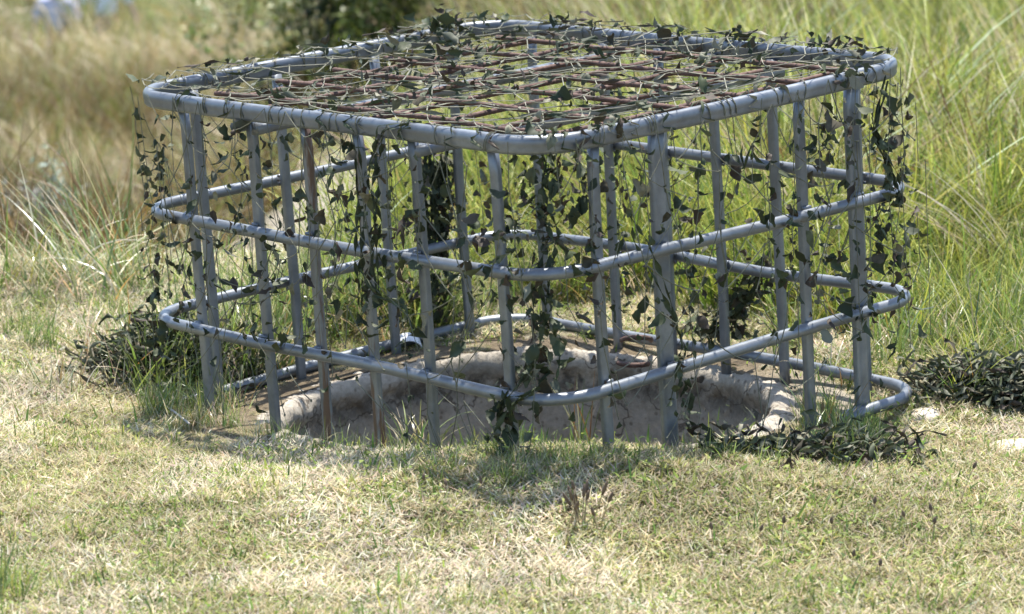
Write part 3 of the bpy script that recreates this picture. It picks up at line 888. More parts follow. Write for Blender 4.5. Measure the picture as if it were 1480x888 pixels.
pile('netting_bundle', 1.05, 6.50, 0.33, 0.10, -0.28, 0.075, 300, 560, 0.45, 'faded netting heaped beside the right corner')
pile('netting_bundle', 0.55, 6.05, 0.24, 0.07, 0.32, 0.022, 150, 300, 0.28, 'flattened netting in front of the right posts')
pile('netting_bundle', -0.20, 7.36, 0.16, 0.10, -0.4, 0.09, 150, 60, 0.08, 'netting gathered outside the far ring')

# ladder of leaves: the 300 that show largest are parts of their own, the rest is one mesh
def shown(lf):
    p, R_, s, v, c = lf
    n = M3 @ (R_ @ np.array([0, 0, 1.0])); wv = M3 @ p + MT - EYE
    return s * s * (0.25 + abs(n @ (wv / np.linalg.norm(wv))))
order = sorted(range(len(leaves)), key=lambda i: -shown(leaves[i]))
RG = Geo()
for rank, i in enumerate(order):
    p, R_, s, v, c = leaves[i]
    if rank < 290:
        o = link('leaf_scrap', leaf_mesh(v, c), net)
        m4 = Matrix.Identity(4)
        for a1 in range(3):
            for b1 in range(3): m4[a1][b1] = R_[a1, b1] * s
            m4[a1][3] = (p - OFF)[a1]
        o.matrix_local = m4
    else:
        V, F = LEAFV[v]
        RG.add((R_ @ (V * s).T).T + p, F, (DK + LT)[c])
for g in (CG_TOP, CG, RG, SG): g.V = [v - OFF for v in g.V]
for o in net.children:
    if o.name.startswith('netting_bundle'):
        me = o.data; co = np.zeros(len(me.vertices) * 3, np.float32); me.vertices.foreach_get('co', co)
        co = (co.reshape(-1, 3) - OFF).astype(np.float32); me.vertices.foreach_set('co', co.ravel()); me.update()
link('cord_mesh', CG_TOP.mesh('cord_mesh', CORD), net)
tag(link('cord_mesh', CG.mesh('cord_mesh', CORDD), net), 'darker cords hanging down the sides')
tag(link('leaf_scraps', RG.mesh('leaf_scraps', SCRIM, True), net), 'small leaf shaped fabric scraps', kind='stuff')
tag(link('garnish_strips', SG.mesh('garnish_strips', SCRIM, True), net), 'twisted fabric strips', kind='stuff')

# ------------------------------------------------------------------ grasses
def blades(r, xy, L, wd, az, lean, curl, col, segs=3, z0=None, tipcol=None):
    n = len(L)
    V = np.zeros((n, segs + 1, 2, 3)); C = np.zeros((n, segs + 1, 2, 3))
    p = np.zeros((n, 3)); p[:, :2] = xy
    if z0 is not None: p[:, 2] = z0
    side = np.c_[-np.sin(az + r.randn(n) * 0.5), np.cos(az + r.randn(n) * 0.5), r.randn(n) * 0.25]
    for s in range(segs + 1):
        t = s / segs
        ww = wd * (1 - t**1.6) * 0.5 + wd * 0.05
        V[:, s, 0] = p - side * ww[:, None]; V[:, s, 1] = p + side * ww[:, None]
        cc = col if tipcol is None else col * (1 - t) + tipcol * t
        C[:, s, 0] = cc; C[:, s, 1] = cc
        th = lean + curl * (t + 0.5 / segs)
        st = (L / segs)[:, None] * np.c_[np.cos(az) * np.sin(th), np.sin(az) * np.sin(th), np.cos(th)]
        p = p + st
    idx = np.arange(n * (segs + 1) * 2).reshape(n, segs + 1, 2)
    F = np.stack([idx[:, :-1, 0], idx[:, :-1, 1], idx[:, 1:, 1], idx[:, 1:, 0]], -1).reshape(-1, 4)
    return V.reshape(-1, 3), F, C.reshape(-1, 3)
def join(parts):
    Vs, Fs, Cs = [], [], []; n = 0
    for V, F, C in parts:
        Vs.append(V); Fs.append(F + n); Cs.append(C); n += len(V)
    return np.concatenate(Vs), np.concatenate(Fs), np.concatenate(Cs)
def pick(r, cols, n, var=0.18):
    c = np.array(cols)[r.randint(len(cols), size=n)]
    return c * (1 + var * r.randn(n, 1)).clip(0.5, 1.6) * (1 + 0.06 * r.randn(n, 3))
STRAW = [(0.64, 0.56, 0.36), (0.56, 0.48, 0.28), (0.70, 0.63, 0.45), (0.46, 0.36, 0.19), (0.62, 0.56, 0.38)]
GREEN = [(0.20, 0.28, 0.06), (0.14, 0.21, 0.05), (0.29, 0.35, 0.08), (0.11, 0.17, 0.045), (0.36, 0.37, 0.10)]
BLUEG = [(0.14, 0.21, 0.10), (0.19, 0.26, 0.13), (0.10, 0.16, 0.07)]
BROWN = [(0.20, 0.130, 0.045), (0.13, 0.085, 0.032), (0.30, 0.21, 0.08), (0.08, 0.06, 0.022)]
OCHRE = [(0.40, 0.22, 0.06), (0.45, 0.33, 0.08), (0.34, 0.15, 0.05)]

def disc(r, n, R): 
    a = r.rand(n) * 6.283; q = np.sqrt(r.rand(n)) * R
    return np.c_[q * np.cos(a), q * np.sin(a)]
def turf(seed, straw, green, R=0.10, hs=1.0):
    r = np.random.RandomState(seed); P = []
    n = straw      # lying straw
    P.append(blades(r, disc(r, n, R), r.uniform(0.03, 0.09, n), r.uniform(0.0014, 0.0030, n), r.rand(n) * 6.283, r.uniform(1.0, 1.5, n), r.uniform(-0.3, 0.4, n), pick(r, STRAW, n), 2, r.uniform(0.002, 0.016, n)))
    n = green
    P.append(blades(r, disc(r, n, R), r.uniform(0.018, 0.05, n) * hs, r.uniform(0.0014, 0.0032, n), r.rand(n) * 6.283, r.uniform(0.0, 0.9, n), r.uniform(0.0, 1.0, n), pick(r, GREEN, n), 3))
    n = green // 4   # little broad leaves
    P.append(blades(r, disc(r, n, R), r.uniform(0.010, 0.022, n), r.uniform(0.006, 0.011, n), r.rand(n) * 6.283, r.uniform(0.9, 1.4, n), r.uniform(0, 0.3, n), pick(r, GREEN, n), 2, r.uniform(0.006, 0.022, n)))
    n = straw // 6   # upright dry stalks
    P.append(blades(r, disc(r, n, R), r.uniform(0.03, 0.07, n) * hs, r.uniform(0.001, 0.002, n), r.rand(n) * 6.283, r.uniform(0, 0.6, n), r.uniform(0, 0.6, n), pick(r, STRAW + OCHRE[:1], n), 3))
    return join(P)
def tuft(seed, n, R, Lr, wr, cols, lean=(0, 0.6), curl=(0.2, 1.2), segs=5, wind=0.0, tips=None):
    r = np.random.RandomState(seed)
    az = r.rand(n) * 6.283
    if wind: az = np.where(r.rand(n) < wind, math.pi + r.randn(n) * 0.7, az)
    xy = disc(r, n, R)
    c = pick(r, cols, n)
    tc = None
    if tips: tc = np.where(r.rand(n, 1) < 0.45, pick(r, tips, n), c)
    return blades(r, xy, r.uniform(*Lr, n), r.uniform(*wr, n), az, r.uniform(*lean, n), r.uniform(*curl, n), c, segs, None, tc)

PROTO = {}
def proto(key, datas, mat=GRASS):
    col = bpy.data.collections.new('proto_' + key)
    for i, (V, F, C) in enumerate(datas):
        me = mesh_np('clump_%s_%02d' % (key, i), V, F, mat, False, C)
        o = bpy.data.objects.new('clump_%s_%02d' % (key, i), me)
        col.objects.link(o)
    PROTO[key] = (col, len(datas))
def scatter(name, key, xy, idx, scl, label, cat, rot=None, tilt=0.12, seed=1, z=None):
    r = np.random.RandomState(seed); n = len(xy)
    zz = zg(xy[:, 0], xy[:, 1]) - 0.004 if z is None else z
    me = bpy.data.meshes.new(name)
    me.vertices.add(n); me.vertices.foreach_set('co', np.c_[xy, zz].astype(np.float32).ravel())
    a = me.attributes.new('rot', 'FLOAT_VECTOR', 'POINT')
    rz = r.rand(n) * 6.283 if rot is None else rot
    e_ = 0.04
    nx = -(zg(xy[:, 0] + e_, xy[:, 1]) - zg(xy[:, 0] - e_, xy[:, 1])) / (2 * e_); ny = -(zg(xy[:, 0], xy[:, 1] + e_) - zg(xy[:, 0], xy[:, 1] - e_)) / (2 * e_)
    rv = np.zeros((n, 3))
    for k in range(n):
        q = Vector((0, 0, 1)).rotation_difference(Vector((nx[k] + r.randn() * tilt, ny[k] + r.randn() * tilt, 1))).to_matrix() @ Matrix.Rotation(rz[k], 3, 'Z')
        rv[k] = q.to_euler()
    a.data.foreach_set('vector', rv.astype(np.float32).ravel())
    a = me.attributes.new('scl', 'FLOAT_VECTOR', 'POINT')
    a.data.foreach_set('vector', np.repeat(scl[:, None], 3, 1).astype(np.float32).ravel())
    a = me.attributes.new('idx', 'INT', 'POINT'); a.data.foreach_set('value', idx.astype(np.int32))
    o = link(name, me)
    g = bpy.data.node_groups.new('scatter_' + name, 'GeometryNodeTree')
    g.interface.new_socket('Geometry', in_out='INPUT', socket_type='NodeSocketGeometry')
    g.interface.new_socket('Geometry', in_out='OUTPUT', socket_type='NodeSocketGeometry')
    N = g.nodes; Lk = g.links
    gi = N.new('NodeGroupInput'); go = N.new('NodeGroupOutput')
    ci = N.new('GeometryNodeCollectionInfo'); ci.inputs['Collection'].default_value = PROTO[key][0]
    ci.inputs['Separate Children'].default_value = True; ci.inputs['Reset Children'].default_value = True
    ip = N.new('GeometryNodeInstanceOnPoints'); ip.inputs['Pick Instance'].default_value = True
    def na(nm, ty):
        x = N.new('GeometryNodeInputNamedAttribute'); x.data_type = ty; x.inputs['Name'].default_value = nm; return x.outputs['Attribute']
    Lk.new(gi.outputs[0], ip.inputs['Points']); Lk.new(ci.outputs[0], ip.inputs['Instance'])
    Lk.new(na('idx', 'INT'), ip.inputs['Instance Index'])
    er = N.new('FunctionNodeEulerToRotation'); Lk.new(na('rot', 'FLOAT_VECTOR'), er.inputs[0]); Lk.new(er.outputs[0], ip.inputs['Rotation'])
    Lk.new(na('scl', 'FLOAT_VECTOR'), ip.inputs['Scale'])
    Lk.new(ip.outputs[0], go.inputs[0])
    md = o.modifiers.new('scatter', 'NODES'); md.node_group = g
    tag(o, label, cat, kind='stuff')
    return o
def scatter_mesh(name, datas, xy, idx, scl, label, cat, tilt=0.14, seed=1, var=0.25):
    r = np.random.RandomState(seed)
    zz = zg(xy[:, 0], xy[:, 1]) - 0.006
    Vs, Fs, Cs = [], [], []; n = 0
    for k in range(len(xy)):
        V, F, C = datas[idx[k]]
        a = r.rand() * 0.9 - 0.45; ca, sa = math.cos(a), math.sin(a)
        tx, ty = r.randn(2) * tilt
        q = V * scl[k]
        x = q[:, 0] * ca - q[:, 1] * sa + tx * q[:, 2]; y = q[:, 0] * sa + q[:, 1] * ca + ty * q[:, 2]
        Vs.append(np.c_[x + xy[k, 0], y + xy[k, 1], q[:, 2] + zz[k]].astype(np.float32)); Fs.append((F + n).astype(np.int32))
        Cs.append((C * (1 + var * (2 * r.rand() - 1))).astype(np.float32)); n += len(V)
    o = link(name, mesh_np(name, np.concatenate(Vs), np.concatenate(Fs), FARM, False, np.concatenate(Cs)))
    return tag(o, label, cat, kind='stuff')
def frustum_pts(r, y0, y1, dens, margin=0.9, power=1.0):
    """random ground points in the wedge the camera and its neighbours see"""
    Y = np.linspace(y0, y1, 200); wd = 2 * (Y * 0.155 + margin)
    area = np.trapezoid(wd, Y) if hasattr(np, 'trapezoid') else np.trapz(wd, Y)
    n = int(area * dens)
    cdf = np.cumsum(wd); cdf /= cdf[-1]
    y = np.interp(r.rand(n), cdf, Y); x = (r.rand(n) * 2 - 1) * (y * 0.155 + margin)
    return np.c_[x, y]
def bare(x, y):
    """where no turf grows: the pit, the dirt round it, the sand"""
    s = pit_s(x, y)
    b = s < 1.04
    dirt = (s < 1.36 + 0.25 * (fbm(x * 6, y * 6) - 0.5)) & (y > 6.42 - 0.25 * np.abs(x)) 
    return b | dirt | (path_w(x, y) > 0.45)

r = np.random.RandomState(77)
# ---- short dry turf in front: tiles of straw with greener patches over them
def square(r, n, R): return (r.rand(n, 2) * 2 - 1) * R
def straw_tile(seed, R=0.075, n=1100, ST=None):
    r = np.random.RandomState(seed); P = []
    STRAW = ST
    P.append(blades(r, square(r, n, R), r.uniform(0.010, 0.032, n), r.uniform(0.0014, 0.0030, n), r.rand(n) * 6.283, r.uniform(0.85, 1.5, n), r.uniform(-0.4, 0.4, n), pick(r, STRAW, n, 0.25), 2, r.uniform(0.002, 0.020, n)))
    m = n // 4
    P.append(blades(r, square(r, m, R), r.uniform(0.012, 0.035, m), r.uniform(0.0014, 0.003, m), r.rand(m) * 6.283, r.uniform(0.0, 0.9, m), r.uniform(0, 1, m), pick(r, STRAW + GREEN, m), 2))
    m = n // 14
    P.append(blades(r, square(r, m, R), r.uniform(0.006, 0.012, m), r.uniform(0.003, 0.006, m), r.rand(m) * 6.283, r.uniform(0.9, 1.4, m), r.uniform(0, 0.3, m), pick(r, GREEN[2:] + STRAW[:2], m), 2, r.uniform(0.006, 0.024, m)))
    return join(P)
def green_patch(seed, n, R=0.09):
    r = np.random.RandomState(seed); P = []
    rad_ = lambda m: r.randn(m, 2) * R * 0.55
    P.append(blades(r, rad_(n), r.uniform(0.015, 0.042, n), r.uniform(0.0016, 0.0036, n), r.rand(n) * 6.283, r.uniform(0.0, 1.0, n), r.uniform(0.0, 1.0, n), pick(r, GREEN, n), 3))
    m = n // 2
    P.append(blades(r, rad_(m), r.uniform(0.006, 0.013, m), r.uniform(0.003, 0.006, m), r.rand(m) * 6.283, r.uniform(0.8, 1.4, m), r.uniform(0, 0.4, m), pick(r, GREEN[2:] + GREEN[:1], m), 2, r.uniform(0.008, 0.028, m)))
    return join(P)
TONES = [[(0.66, 0.58, 0.43), (0.58, 0.50, 0.34), (0.68, 0.62, 0.48)], [(0.62, 0.55, 0.38), (0.55, 0.47, 0.30), (0.68, 0.62, 0.47), (0.45, 0.36, 0.21), (0.38, 0.40, 0.16)], [(0.52, 0.45, 0.29), (0.46, 0.38, 0.22), (0.60, 0.53, 0.37), (0.36, 0.38, 0.14)]]
proto('straw', [straw_tile(500 + k, ST=TONES[k // 3]) for k in range(9)], TURFM)
st_ = 0.118
gxy = np.array([(i * st_, 4.2 + j * st_) for i in range(-18, 19) for j in range(36)]) + r.randn(37 * 36, 2) * 0.012
# keep tiles off the pit and the sand: tiles there are replaced by small ones
fine = np.array([bare(x + dx, y + dy) for x, y in gxy for dx in (-0.06, 0, 0.06) for dy in (-0.06, 0, 0.06)]).reshape(-1, 9).any(1)
big = gxy[~fine]; small = []
for x, y in gxy[fine]:
    for i in range(3):
        for j in range(3):
            q = (x + (i - 1) * st_ / 3, y + (j - 1) * st_ / 3)
            if not bare(*q): small.append(q)
small = np.array(small)
P = np.concatenate([big, small]); S = np.concatenate([np.full(len(big), 1.0), np.full(len(small), 0.32)])
for q in range(700):          # loose straw on the bare soil round the pit
    a_ = r.rand() * 6.283; k_ = r.uniform(1.10, 1.5); x, y = PX + k_ * PRX * math.cos(a_), PY + k_ * PRY * math.sin(a_)
    if bare(x, y) and r.rand() < 0.10: P = np.concatenate([P, [[x, y]]]); S = np.concatenate([S, [r.uniform(0.2, 0.4)]])
tn = fbm(P[:, 0] * 2.6 + 50, P[:, 1] * 1.6 + 9) + 0.16 * r.randn(len(P))
ti = np.where(tn > 0.56, 0, np.where(tn > 0.42, 1, 2)) * 3 + r.randint(3, size=len(P))
scatter('turf_grass', 'straw', P, ti, S, 'short dry straw coloured turf in front of the cage', 'grass', rot=r.randint(4, size=len(P)) * math.pi / 2 + r.randn(len(P)) * 0.1, tilt=0.02, seed=2)
proto('green', [green_patch(540 + k, 52) for k in range(6)], TURFM)
P = frustum_pts(r, 4.2, 8.2, 190, 0.85)
g = 0.5 * fbm(P[:, 0] * 4.2, P[:, 1] * 2.6) + 0.5 * fbm(P[:, 0] * 1.5 + 8, P[:, 1] * 1.1) + 0.06 * r.randn(len(P)) + 0.15 * sstep(6.6, 7.2, P[:, 1]) + 0.10 * np.exp(-((P[:, 1] - 5.75) / 0.2)**2) * (np.abs(P[:, 0]) < 0.9)
P = P[(g > 0.43) & ~bare(P[:, 0], P[:, 1])]
scatter('clover_turf', 'green', P, r.randint(6, size=len(P)), r.uniform(0.7, 1.2, len(P)), 'patches of fresh green blades and small leaves in the dry turf', 'grass', seed=12)

# ---- taller fresh grass round the foot of the cage
proto('fresh', [tuft(600 + k, 46, 0.05, (0.05, 0.16), (0.0018, 0.0038), GREEN + GREEN[:2] + STRAW[:1], (0.0, 0.5), (0.1, 1.1), 5) for k in range(6)] +
      [tuft(620 + k, 40, 0.05, (0.05, 0.15), (0.0014, 0.003), STRAW + GREEN[:2] + OCHRE[:1], (0.0, 0.8), (0.1, 1.3), 5) for k in range(4)])
pts = []; sc_ = []
def around(n, cx, cy, sx, sy, s0, s1, rot=0.0):
    q = r.randn(n, 2) * 0.5
    ca, sa = math.cos(rot), math.sin(rot)
    x = cx + ca * q[:, 0] * sx - sa * q[:, 1] * sy; y = cy + sa * q[:, 0] * sx + ca * q[:, 1] * sy
    k = pit_s(x, y) > 1.07
    pts.append(np.c_[x, y][k]); sc_.append(r.uniform(s0, s1, n)[k])
e1 = M3 @ np.array([0, 0, RZ[3]]) + MT; e2 = M3 @ np.array([W, 0, RZ[3]]) + MT; e3 = M3 @ np.array([W, D, RZ[3]]) + MT; e4 = M3 @ np.array([0, D, RZ[3]]) + MT
for A, B, n, s0, s1 in ((e1, e2, 42, 0.25, 0.6), (e2, e3, 36, 0.25, 0.55)):
    t = r.rand(n); j = r.randn(n) * 0.045
    q = A[None, :2] + (B - A)[None, :2] * t[:, None] + np.array([0, -1.0])[None] * (np.abs(j)[:, None] + 0.01)
    pts.append(q); sc_.append(r.uniform(s0, s1, n))
around(7, 0.02, 5.76, 0.10, 0.04, 0.4, 0.75)
around(8, -0.60, 6.50, 0.16, 0.10, 0.3, 0.6)
around(14, 0.60, 6.18, 0.10, 0.09, 0.5, 0.9)
around(16, 0.55, 5.98, 0.30, 0.06, 0.35, 0.6, 0.3)
around(16, -0.68, 6.66, 0.10, 0.08, 0.5, 0.9)
around(60, -0.60, 6.98, 0.20, 0.14, 0.9, 1.5)
around(90, -0.35, 7.35, 0.28, 0.16, 0.9, 1.6)
around(60, 0.15, 7.55, 0.35, 0.10, 0.7, 1.2)
around(60, -1.05, 7.35, 0.55, 0.40, 0.35, 0.8)
around(40, -0.95, 7.80, 0.70, 0.18, 0.5, 1.2)
around(90, 1.10, 6.95, 0.34, 0.28, 0.8, 1.7)
rf_ = frustum_pts(r, 4.5, 6.9, 17, 0.6); rf_ = rf_[~bare(rf_[:, 0], rf_[:, 1])]
pts.append(rf_); sc_.append(r.uniform(0.22, 0.50, len(rf_)))
P = np.concatenate(pts); S = np.concatenate(sc_)
bl_ = (P[:, 0] + 0.36) * 0.674 - (P[:, 1] - 7.035) * 0.739
k_ = ~((bl_ > -0.07) & (bl_ < 0.25) & (P[:, 1] > 6.72)); P = P[k_]; S = S[k_]
ix = np.where(r.rand(len(P)) < np.where(P[:, 0] < -0.8, 0.42, 0.66), r.randint(6, size=len(P)), 6 + r.randint(4, size=len(P)))
scatter('fresh_grass', 'fresh', P, ix, S, 'green and yellow grass growing round the foot of the cage posts', 'grass', seed=3)

# ---- meadow behind and to the right: long green grass mixed with straw
LONGG = [(0.17, 0.25, 0.035), (0.11, 0.18, 0.03), (0.24, 0.31, 0.045), (0.32, 0.34, 0.06), (0.06, 0.10, 0.02)]
LONG = ([tuft(700 + k, 34, 0.10, (0.16, 0.50), (0.005, 0.010), LONGG, (0.0, 0.5), (0.2, 1.3), 4, 0.35, [(0.42, 0.40, 0.08)]) for k in range(8)] +
      [tuft(720 + k, 32, 0.10, (0.22, 0.55), (0.003, 0.008), STRAW + LONGG[1:4], (0.1, 0.7), (0.3, 1.5), 5, 0.55) for k in range(5)] +
      [tuft(740 + k, 32, 0.11, (0.15, 0.45), (0.003, 0.008), BROWN + STRAW[3:4] + LONGG[4:], (0.1, 0.7), (0.2, 1.2), 4, 0.3) for k in range(4)])
P = frustum_pts(r, 6.4, 16.5, 56, 1.7)
P = np.concatenate([P, frustum_pts(r, 6.4, 9.8, 130, 0.9)])
wx = sstep(-1.2, 0.15, P[:, 0] + 0.05 * (P[:, 1] - 8) + 0.35 * (fbm(P[:, 0] * 2, P[:, 1]) - 0.5))
keep = (r.rand(len(P)) < wx) & (path_w(P[:, 0], P[:, 1]) < 0.3)
s = pit_s(P[:, 0], P[:, 1]); keep &= (s > 1.75) & (P[:, 1] > 7.5 - 1.0 * sstep(0.25, 0.95, P[:, 0]) + 0.12 * (fbm(P[:, 0] * 5, P[:, 1] * 5) - 0.5))
keep &= ~((P[:, 0] < -0.45) & (P[:, 1] < 8.3))
P = P[keep]
g = fbm(P[:, 0] * 1.1 + 5, P[:, 1] * 0.8) + 0.15 * r.randn(len(P)) + 0.05 * sstep(9.5, 13, P[:, 1])
ix = np.where(g < 0.53, r.randint(8, size=len(P)), np.where(g < 0.67, 8 + r.randint(5, size=len(P)), 13 + r.randint(4, size=len(P))))
near = 0.50 + 0.45 * sstep(7.2, 9.2, P[:, 1])
scatter_mesh('meadow_grass', LONG, P, ix, near * r.uniform(0.7, 1.25, len(P)) * (0.55 + 0.9 * fbm(P[:, 0] * 1.8 + 30, P[:, 1] * 1.2)), 'long green and straw coloured grass on the bank behind the cage', 'grass', seed=4, tilt=0.2, var=0.4)

# ---- dune grasses in the hollow on the left
DSTRAW = [(0.42, 0.33, 0.15), (0.35, 0.26, 0.11), (0.48, 0.42, 0.24), (0.28, 0.19, 0.08)]
DUNE = ([tuft(800 + k, 36, 0.12, (0.25, 0.60), (0.004, 0.009), BROWN + BROWN[:2] + LONGG[1:2], (0.0, 0.7), (0.2, 1.0), 4, 0.2) for k in range(5)] +
      [tuft(820 + k, 36, 0.12, (0.25, 0.60), (0.004, 0.009), DSTRAW + DSTRAW[:2] + LONGG[:3], (0.0, 0.7), (0.3, 1.4), 4, 0.4) for k in range(5)] +
      [tuft(840 + k, 36, 0.12, (0.25, 0.60), (0.005, 0.011), STRAW[:3] + DSTRAW + LONGG[2:3], (0.1, 0.8), (0.5, 1.6), 4, 0.6) for k in range(4)])
P = frustum_pts(r, 8.6, 25, 42, 2.2)
wx = sstep(-1.2, 0.15, P[:, 0] + 0.05 * (P[:, 1] - 8) + 0.35 * (fbm(P[:, 0] * 2, P[:, 1]) - 0.5))
wx = np.where(P[:, 1] > 15, 0, wx)
keep = (r.rand(len(P)) > wx) & (path_w(P[:, 0], P[:, 1]) < 0.35)
P = P[keep]
g = fbm(P[:, 0] * 0.9 + 15, P[:, 1] * 0.45) + 0.10 * r.randn(len(P)) + 0.45 * (fbm(P[:, 0] * 1.6 + 3, P[:, 1] * 0.8) - 0.5) - 0.19 + 0.27 * sstep(15, 20, P[:, 1])
ix = np.where(g < 0.52, r.randint(5, size=len(P)), np.where(g < 0.68, 5 + r.randint(5, size=len(P)), 10 + r.randint(4, size=len(P))))
FP = np.c_[r.uniform(-16, 4, 900), r.uniform(24, 95, 900)]
FP = FP[np.abs(FP[:, 0]) < 2 + 0.17 * FP[:, 1]]
P = np.concatenate([P, FP]); ix = np.concatenate([ix, r.randint(4, 11, size=len(FP))])
scatter_mesh('dune_grass', DUNE, P, ix, np.concatenate([r.uniform(0.6, 1.15, len(P) - len(FP)), r.uniform(1.2, 2.6, len(FP))]), 'brown and pale dune grass filling the hollow left behind the cage', 'grass', seed=5, tilt=0.2, var=0.4)

# ------------------------------------------------------------------ single tufts and plants
def single(name, parts, loc, label, cat='grass tuft', group=None, mat=GRASS):
    V, F, C = join(parts)
    o = link(name, mesh_np(name, V, F, mat, False, C))
    o.location = (loc[0], loc[1], float(zg(loc[0], loc[1])) - 0.006)
    return tag(o, label, cat, group)
p = px_ground(150, 430); 
single('marram_tuft', [tuft(901, 60, 0.12, (0.18, 0.42), (0.003, 0.0062), BLUEG + GREEN[:2], (0.1, 0.75), (0.0, 0.7), 7, 0.75, STRAW[:2]), tuft(902, 60, 0.12, (0.12, 0.36), (0.002, 0.005), STRAW + OCHRE[:1], (0.2, 0.9), (0.1, 1.6), 7, 0.5)], p, 'tall marram tuft leaning left beside the left corner of the cage')
p = px_ground(40, 425)
single('marram_tuft', [tuft(903, 70, 0.13, (0.12, 0.32), (0.003, 0.006), STRAW + STRAW + BLUEG[:2], (0.2, 0.9), (0.2, 1.7), 7, 0.4), tuft(904, 16, 0.08, (0.12, 0.26), (0.003, 0.005), GREEN, (0.1, 0.6), (0.1, 1), 7)], p, 'bleached marram tuft at the left edge of the picture')
p = px_ground(215, 420)
single('marram_tuft', [tuft(905, 20, 0.06, (0.14, 0.30), (0.0025, 0.005), GREEN + BLUEG + OCHRE, (0.0, 0.45), (0.0, 0.6), 7, 0.3), tuft(906, 14, 0.06, (0.1, 0.24), (0.002, 0.004), STRAW, (0.1, 0.6), (0.1, 1.2), 7)], p, 'thin upright marram tuft just left of the hanging net corner')
p = px_ground(1185, 625)
single('grass_tuft', [tuft(907, 120, 0.045, (0.06, 0.15), (0.002, 0.0036), BLUEG + GREEN[1:4] + BROWN[:2], (0.0, 0.45), (0.1, 0.9), 6)], p, 'dark dense grass tuft growing round the second post from the right corner')
p = px_ground(745, 650)
single('grass_tuft', [tuft(908, 55, 0.04, (0.03, 0.085), (0.0022, 0.004), GREEN + BLUEG[:1], (0.0, 0.6), (0.1, 1.0), 5)], p, 'dense green grass tuft below the front corner of the cage')
p = px_ground(840, 645)
single('grass_tuft', [tuft(909, 14, 0.02, (0.10, 0.17), (0.0018, 0.0034), OCHRE + STRAW[:2], (0.0, 0.35), (-0.1, 0.6), 6, 0.6), tuft(910, 6, 0.02, (0.09, 0.15), (0.003, 0.0045), GREEN[2:5], (0.0, 0.4), (0.0, 0.5), 6)], p, 'upright ochre and yellow blades between front corner and first right post')
p = px_ground(15, 870)
single('grass_tuft', [tuft(911, 70, 0.05, (0.05, 0.12), (0.002, 0.004), GREEN, (0.0, 0.6), (0.1, 0.9), 5)], p, 'blurred green grass tuft in the bottom left corner')
p = px_ground(90, 570)
single('grass_tuft', [tuft(912, 90, 0.06, (0.04, 0.11), (0.0016, 0.0032), GREEN[:2] + BROWN[2:3] + STRAW, (0.0, 0.8), (0.1, 1.0), 5)], p, 'low straggly tuft in the turf left of the cage')
p = px_ground(605, 645)
single('grass_tuft', [tuft(913, 26, 0.05, (0.06, 0.13), (0.0025, 0.0045), GREEN[2:5] + GREEN[:1], (0.0, 0.7), (0.2, 1.3), 6), tuft(914, 20, 0.05, (0.05, 0.11), (0.0015, 0.003), STRAW, (0.0, 0.6), (0.2, 1.4), 6)], p, 'yellow green grass tuft in front of the fifth near post')
for k, (px, py, lab) in enumerate(((1425, 350, 'sheaf of bleached grass arching left at the right edge of the picture'), (1400, 220, 'upper sheaf of pale drooping grass on the right bank'))):
    p = px_ground(px + 40, py + 60)
    single('grass_tuft', [blades(np.random.RandomState(930 + k), disc(np.random.RandomState(k), 34, 0.07), np.random.RandomState(k + 5).uniform(0.35, 0.62, 34), np.full(34, 0.0042), math.pi + np.random.RandomState(k + 9).randn(34) * 0.28, np.random.RandomState(k + 2).uniform(0.3, 0.8, 34), np.random.RandomState(k + 3).uniform(0.6, 1.3, 34), pick(np.random.RandomState(k), STRAW, 34), 8)], p, lab)

# brown seeding weed and thin seed stalks in the foreground
def stalk(r, h, head, lean, az, thick=0.0011):
    pts = [(math.cos(az) * lean * (t**1.5) * h, math.sin(az) * lean * (t**1.5) * h, t * h) for t in np.linspace(0, 1, 6)]
    V, F = sweep(pts, circ(thick, 5), False, up=(0.9, 0.1, 0.2))
    q = np.array(pts[-1]); d = np.array(pts[-1]) - np.array(pts[-2]); d /= np.linalg.norm(d)
    hp = [q + d * head * t for t in np.linspace(-0.2, 0.8, 6)]
    V2, F2 = sweep(hp, circ(0.0032, 6), False, up=(0.9, 0.1, 0.2), scale=[0.4, 0.95, 1.1, 1.0, 0.75, 0.3])
    return V, F, V2, F2
STALKM = mat_noise('dry_stalk', [(0.3, (0.26, 0.20, 0.11)), (0.7, (0.38, 0.31, 0.18))], 40, 0.8, 0)
HEADM = mat_noise('seed_head', [(0.3, (0.06, 0.042, 0.028)), (0.7, (0.15, 0.105, 0.07))], 90, 0.85, 0.4)
r = np.random.RandomState(31)
p = px_ground(845, 765)
weed = empty('seeding_weed', loc=(p[0], p[1], float(zg(p[0], p[1])) - 0.004))
tag(weed, 'dry brown seeding weed standing in the turf in front of the cage', 'weed')
for k in range(15):
    g1 = Geo(); g2 = Geo()
    x0, y0 = r.randn(2) * 0.022
    V, F, V2, F2 = stalk(r, r.uniform(0.03, 0.085), r.uniform(0.016, 0.035), r.uniform(0.1, 0.6), r.rand() * 6.28)
    g1.add(V + (x0, y0, 0), F); o = link('stem', g1.mesh('stem', STALKM, True), weed)
    g2.add(V2 + (x0, y0, 0), F2); link('seed_head', g2.mesh('seed_head', HEADM, True), o)
WH = ['two paces', '']
spots = [(1032, 805, 0.05), (1205, 800, 0.06), (1230, 840, 0.05), (1258, 770, 0.055), (1320, 800, 0.07), (1352, 775, 0.05), (1345, 805, 0.06), (1128, 800, 0.055), (1270, 850, 0.04), (1094, 790, 0.03), (1385, 745, 0.09), (700, 730, 0.04), (648, 735, 0.04), (612, 720, 0.035)]
